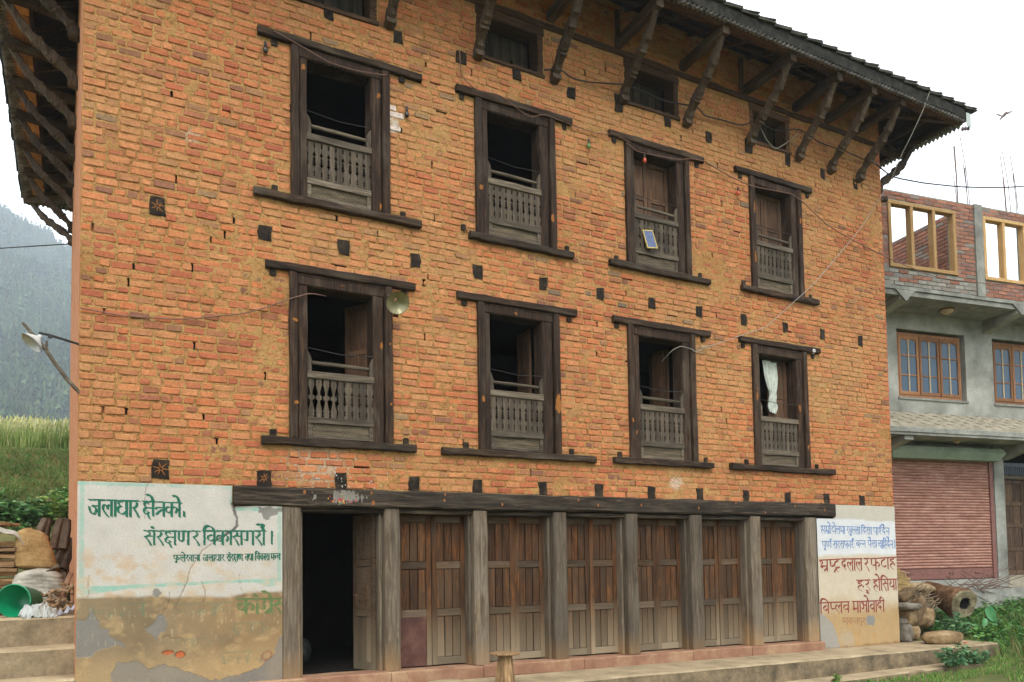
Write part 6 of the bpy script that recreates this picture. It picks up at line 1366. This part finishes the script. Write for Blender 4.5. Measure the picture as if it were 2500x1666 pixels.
rr_ = random.Random(9)
for c in cells2(-.6, 3.4, 6.19, 8.05, []):     # inner face of the cross wall seen through the opening (runs back from the facade)
    m = MB(); m.box(.20, .26, c[0], c[1], c[2], c[3]); W(m); q = rr_.choice(NBR); k_ = rr_.uniform(.85, 1.1); rest2.add(m.v, m.f, tuple(t * k_ for t in q[:3]))
rest2.build('further_bricks', MT['brick'], NB, kind='stuff')
m = MB(); m.box(-3.4, -1.86, -.85, -.66, 6.17, 8.05); m.box(-.16, .34, -.85, -.66, 6.17, 8.05); m.box(-1.86, -.16, -.85, -.66, 6.17, 6.53); m.box(-1.86, -.16, -.85, -.66, 7.84, 8.05); m.box(.56, 1.74, -.85, -.66, 6.17, 6.53); m.box(.56, 1.74, -.85, -.66, 7.84, 8.05); m.box(1.74, 2.7, -.85, -.66, 6.17, 8.05); m.box(.215, .40, -.66, 3.4, 6.17, 8.05)
W(m).build('cement_joints', MT['conc2'], NB)
nbx('column', 'conc2', (.345, .555, -.885, -.66, 6.17, 8.06)); nbx('column', 'conc2', (1.84, 2.06, .6, .8, 6.17, 8.0)); nbx('column', 'conc2', (2.5, 2.72, -.885, -.66, 6.17, 8.06))
MT['pine'] = wood('new_pine_frame', A(168, 128, 80), A(194, 154, 100), A(210, 174, 122), 'z')
def pframe(a0, a1, z0, z1, muls):
    w_ = .075; m = MB()
    for a in [a0 + w_ / 2, a1 - w_ / 2] + muls: m.beam((a, -.82, z0 + w_), (a, -.82, z1 - w_), .14, w_, 4, .001, up=(1, 0, 0))
    m.beam((a0, -.82, z0 + w_ / 2), (a1, -.82, z0 + w_ / 2), .145, w_, 4, .001); m.beam((a0, -.82, z1 - w_ / 2), (a1, -.82, z1 - w_ / 2), .145, w_, 4, .001); W(m).build('window_frame', MT['pine'], NB)
pframe(-1.86, -.16, 6.53, 7.84, [-1.28, -.72]); pframe(.56, 1.74, 6.53, 7.84, [1.12])
# glazed windows of the middle storey
MT['teak'] = wood('orange_window_joinery', A(116, 76, 48), A(148, 104, 70), A(176, 132, 94), 'z'); MT['pale_bar'] = plain('pale_glazing_bar', A(200, 176, 140), .7, .2)
m_, n__, b__ = newmat('blue_window_glass', .08, .8); b__.inputs['Base Color'].default_value = A(66, 88, 106); b__.inputs['Specular IOR Level'].default_value = .35; MT['glassb'] = m_
def casement(a0, a1, z0, z1):
    nw = 3; st = (a1 - a0) / nw; m = MB(); m.box(a0, a1, .04, .14, z0, z0 + .05); m.box(a0, a1, .04, .14, z1 - .06, z1); m.box(a0, a0 + .035, .04, .14, z0 + .05, z1 - .06); m.box(a1 - .035, a1, .04, .14, z0 + .05, z1 - .06)
    wn = W(m).build('window', MT['teak'], NB)
    for k in range(nw):
        a = a0 + .03 + k * (st - .015); b_ = a + st - .035; m = MB(); za, zb = z0 + .055, z1 - .065; w_ = .055
        m.box(a, a + w_, .03, .07, za, zb); m.box(b_ - w_, b_, .03, .07, za, zb); m.box(a + w_, b_ - w_, .03, .07, za, za + w_ * 1.2); m.box(a + w_, b_ - w_, .03, .07, zb - w_ * 1.3, zb)
        for t in (1, 2): z = za + (zb - za) * t / 3; m.box(a + w_, b_ - w_, .035, .065, z - .014, z + .014)
        ar = zb - w_ * 1.3
        for s_ in (0, 1):   # arched heads of the upper lights
            x0 = a + w_ if s_ == 0 else (a + b_) / 2 + .012; x1 = (a + b_) / 2 - .012 if s_ == 0 else b_ - w_; xm = (x0 + x1) / 2
            m.add([(x0, .04, ar), (x0, .04, ar - .07), (x0 + (xm - x0) * .4, .04, ar - .02), (xm, .04, ar)], [(0, 1, 2, 3)]); m.add([(x1, .04, ar), (xm, .04, ar), (x1 - (x1 - xm) * .4, .04, ar - .02), (x1, .04, ar - .07)], [(0, 1, 2, 3)])
        ca = W(m).build('casement', MT['teak'], wn)
        m = MB(); m.box((a + b_) / 2 - .014, (a + b_) / 2 + .014, .033, .062, za + w_, zb - w_); W(m).build('glazing_bar', MT['pale_bar'], wn)
        for t in range(3):
            for s_ in (0, 1):
                m = MB(); zz = za + (zb - za) * t / 3; x0 = a + w_ if s_ == 0 else (a + b_) / 2 + .014; x1 = (a + b_) / 2 - .014 if s_ == 0 else b_ - w_; m.box(x0, x1, .05, .056, zz + .014 + (w_ if t == 0 else 0), zz + (zb - za) / 3 - .014 - (w_ if t == 2 else 0)); W(m).build('pane', MT['glassb'], wn)
casement(-.90, .80, 4.26, 5.60); casement(1.71, 3.41, 4.26, 5.60)
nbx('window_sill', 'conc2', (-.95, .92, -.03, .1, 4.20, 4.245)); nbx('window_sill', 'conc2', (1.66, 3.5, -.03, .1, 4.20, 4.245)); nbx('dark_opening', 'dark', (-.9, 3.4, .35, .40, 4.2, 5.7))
# tiled lean-to strip above the shop
m = MB(); v = [(AX0, -.86, 3.44), (AX1, -.86, 3.44), (AX1, .0, 3.92), (AX0, .0, 3.92), (AX0, -.86, 3.36), (AX1, -.86, 3.36), (AX1, 0, 3.36), (AX0, 0, 3.36)]; m.add(v, [(0, 1, 2, 3), (0, 4, 5, 1), (4, 7, 6, 5), (0, 3, 7, 4)]); W(m).build('lean_to_slab', MT['conc2'], NB)
MT['scored'] = stone('pale_scored_tile', A(146, 138, 118), A(172, 162, 140), A(190, 182, 160), 4, .9, .3, .005)
sl_ = (3.92 - 3.46) / .86
for row in range(5):
    for k in range(18):
        a = -2.7 + k * .34 - row * .07; y0 = -.83 + row * .165; y1 = y0 + .142; m = MB(); sk = -.16
        P_ = [(a, y0 + .075), (a + .335, y0), (a + .335, y1 - .004), (a, y1 + .071)]; v = [(x, y, 3.46 + (y + .86) * sl_ + .036 - .022 * (1 if j > 1 else 0)) for j, (x, y) in enumerate(P_)] + [(x, y, 3.45 + (y + .86) * sl_ - .01) for x, y in P_]
        m.add(v, [(0, 1, 2, 3), (0, 4, 5, 1), (1, 5, 6, 2), (2, 6, 7, 3), (3, 7, 4, 0)]); W(m).build('roof_tile', MT['scored'], NB)
m = MB(); m.beam((AX0, -.875, 3.40), (AX1, -.875, 3.40), .05, .10, 20, .002, ch=.1); m.beam((AX0, -.85, 3.325), (AX1, -.85, 3.325), .06, .055, 20, .002, ch=.1); W(m).build('cornice', MT['conc2'], NB)
nbx('shop_ceiling', 'concrete', (AX0, AX1, -.82, .0, 3.305, 3.35))
for a in (-1.62, 1.75):
    m = MB(); v = [(a, 0, 3.30), (a, -.82, 3.30), (a, -.82, 3.22), (a, 0, 3.02)]; v = v + [(a + .22, y, z) for _, y, z in v]; m.add(v, [(0, 1, 2, 3), (7, 6, 5, 4), (0, 4, 5, 1), (1, 5, 6, 2), (2, 6, 7, 3), (3, 7, 4, 0)]); W(m).build('cantilever_bracket', MT['concrete'], NB)
m = MB(); v = [(-1.42, -.02, 3.24), (1.52, -.02, 3.24), (-1.42, -.30, 3.20), (1.52, -.30, 3.20), (-1.46, -.33, 3.10), (1.56, -.33, 3.10), (-1.38, -.24, 2.96), (1.44, -.24, 2.96), (-1.38, -.02, 2.96), (1.44, -.02, 2.96)]
m.add(v, [(0, 2, 3, 1), (2, 4, 5, 3), (4, 6, 7, 5), (6, 8, 9, 7), (1, 3, 5, 7, 9), (0, 8, 6, 4, 2)]); W(m).build('shutter_box', MT.setdefault('sage', stone('sage_painted_sheet', A(128, 142, 120), A(150, 164, 142), A(166, 178, 158), 2, .6, .1)), NB)
MT['pink'] = stone('dusty_pink_slat', A(148, 104, 88), A(174, 126, 108), A(198, 154, 134), 3, .6, .1, .004); MT['pinkd'] = plain('pink_guide_rail', A(136, 94, 84), .6, .2)
SH = W(MB().box(-1.62, 1.40, .03, .05, .50, 3.0)).build('roller_shutter', MT['pinkd'], NB); z = .74; prof = [(-0.000, 0), (-.016, .010), (-.022, .028), (-.016, .046), (.0, .054), (.004, .060)]
smesh = None
for k in range(38):
    z = .735 + k * .0595; m = MB(); v = []
    for (dy, dz) in prof: v += [(-1.62, .02 + dy, z + dz), (1.40, .02 + dy, z + dz)]
    m.add(v, [(i * 2, i * 2 + 1, i * 2 + 3, i * 2 + 2) for i in range(len(prof) - 1)]); W(m).build('slat', MT['pink'], SH, True)
nbx('bottom_rail', 'pinkd', (-1.62, 1.40, -.005, .03, .52, .725), par=SH); nbx('guide_rail', 'pinkd', (1.40, 1.50, -.03, .04, .50, 2.98), par=NB)
for a in (-.85, .25, .95): nbx('lock_hasp', 'rust', (a - .06, a + .06, -.02, -.006, .62, .65), par=SH)
nbx('shop_step', 'conc2', (AX0, AX1, -.45, .2, -.2, .30)); nbx('shop_threshold', 'concrete', (-1.6, 1.52, -.06, .18, .28, .50)); nbx('door_base', 'scored', (1.80, 3.2, -.05, .2, .30, .56))
nbx('door_transom', 'grey_x', (1.80, 3.2, .02, .12, 2.62, 2.70)); nbx('door_frame', 'eave', (1.80, 1.86, .03, .15, .56, 2.62))
m = MB(); m.box(1.8, 3.2, .06, .08, 2.72, 2.98)
for k in range(24): m.box(1.82 + k * .055, 1.84 + k * .055, .04, .058, 2.72, 2.9)
W(m).build('transom_grille', MT.setdefault('grille', plain('dark_blue_grille', A(84, 92, 104), .5, .4)), NB)
class _T: pass
def nb_leaf(a0, wdt):
    org = Vector((BX, BY, 0)) + U * a0 + NN * .08 + Vector((0, 0, .57)); leaf('door', NB, org, math.atan2(U.y, U.x), wdt, 2.04, [.26, .26, .24, .24], 2, MT.setdefault('ndoor', wood('dark_panelled_door', A(52, 38, 28), A(86, 66, 50), A(122, 98, 76), 'z')), MT['ndoor'], .08, .09, .04, seed=5)
nb_leaf(1.86, .62); nb_leaf(2.49, .62)
# lights and steel
e = empty('ceiling_lamp', tuple(Vector((BX, BY, 6.0)) + U * -.03 + NN * -.45), 'round ceiling lamp under the concrete balcony', 'lamp'); m = MB(); m.lathe(tuple(Vector((BX, BY, 6.0)) + U * -.03 + NN * -.45), (0, 0, -1), [(0, .15), (.03, .15), (.035, .13)], 18); m.build('base', MT['teak'], e, True); m = MB(); m.lathe(tuple(Vector((BX, BY, 5.97)) + U * -.03 + NN * -.45), (0, 0, -1), [(0, .13), (.04, .11), (.07, .06), (.08, .001)], 18); m.build('shade', MT['pale_bar'], e, True)
e = empty('ceiling_lamp', tuple(Vector((BX, BY, 3.3)) + U * .03 + NN * -.45), 'small round lamp under the tiled strip above the shutter', 'lamp'); m = MB(); m.lathe(tuple(Vector((BX, BY, 3.3)) + U * .03 + NN * -.5), (0, 0, -1), [(0, .06), (.04, .055), (.05, .045), (.06, .001)], 12); m.build('base', MT['pale_bar'], e, True); m = MB(); m.lathe(tuple(Vector((BX, BY, 3.24)) + U * .03 + NN * -.5), (0, 0, -1), [(0, .02), (.04, .015)], 8); m.build('socket', MT['rust'], e)
for i, (a, zt, da) in enumerate(((.03, 9.25, -.02), (.08, 9.28, -.03), (.12, 8.69, -.04), (.30, 9.46, -.13), (.34, 8.99, -.06), (.42, 8.91, -.03), (1.32, 8.81, -.03), (1.40, 9.29, -.08), (1.58, 9.43, -.12), (1.64, 9.33, -.12), (1.70, 8.96, -.05), (2.45, 9.2, -.05), (2.6, 9.3, -.05))):
    m = MB(); yy = -.78 + .06 * (i % 3); m.tube([(a - da * .4, yy, 8.0), (a, yy, (8 + zt) / 2), (a + da, yy, zt)], .0085, 5); W(m); thing_mesh('steel_bar', m, MT['rust'], 'thin rusty reinforcing bar above the brick parapet, %s counted from the left' % ORD[i], 'steel bar', 'reinforcing bars above the brick parapet')

# ================================================================ bird
bp = Vector((13.65, -1.15, 8.49))
e = empty('bird', tuple(bp), 'small brown bird flying right of the roof corner', 'bird')
MT['bird'] = plain('brown_feathers', A(126, 108, 100), .8, .2)
R3 = Vector((.866, -.5, -.02)); F3 = Vector((.3, .5, .1)).normalized(); U3 = Vector((0, .05, 1))
def bpt(a, b_, c=0): return tuple(bp + R3 * a + U3 * b_ + F3 * c)
m = MB(); m.tube([bpt(-.075, -.085, -.0), bpt(-.04, -.045), bpt(0, -.01), bpt(.035, .03), bpt(.05, .045), bpt(.062, .05)], [.012, .014, .028, .022, .016, .003], 8); m.build('body', MT['bird'], e, True)
for P_ in ([(-.03, -.02), (-.07, .005), (-.13, .02), (-.165, .04), (-.12, -.008), (-.07, -.028), (-.01, -.035)], [(.03, .03), (.08, .05), (.14, .075), (.185, .10), (.13, .045), (.07, .01), (.02, -.005)]):
    m = MB(); n_ = len(P_); v = [bpt(a, b_, -.004) for a, b_ in P_] + [bpt(a, b_, .004) for a, b_ in P_]; m.add(v, [tuple(range(n_)), tuple(range(2 * n_ - 1, n_ - 1, -1))] + [(i, (i + 1) % n_, n_ + (i + 1) % n_, n_ + i) for i in range(n_)]); m.build('wing', MT['bird'], e)
m = MB(); P_ = [(-.05, -.05), (-.10, -.10), (-.085, -.105), (-.03, -.06)]; v = [bpt(a, b_, -.003) for a, b_ in P_] + [bpt(a, b_, .003) for a, b_ in P_]; m.add(v, [(0, 1, 2, 3), (7, 6, 5, 4), (0, 4, 5, 1), (1, 5, 6, 2), (2, 6, 7, 3), (3, 7, 4, 0)]); m.build('tail', MT['bird'], e)

# ================================================================ haze: the valley air
hm = bpy.data.materials.new('valley_haze'); hm.use_nodes = True; hn = hm.node_tree; hn.nodes.clear(); ho = hn.nodes.new('ShaderNodeOutputMaterial'); pv = hn.nodes.new('ShaderNodeVolumePrincipled')
pv.inputs['Color'].default_value = (.78, .86, .96, 1); pv.inputs['Density'].default_value = .0006; pv.inputs['Anisotropy'].default_value = .2; hn.links.new(pv.outputs[0], ho.inputs['Volume'])
m = MB(); m.box(-1760, 1760, -1760, 1760, -4.4, 540); hz = m.build('haze', hm, None, kind='stuff', label='thin pale valley haze', category='haze')
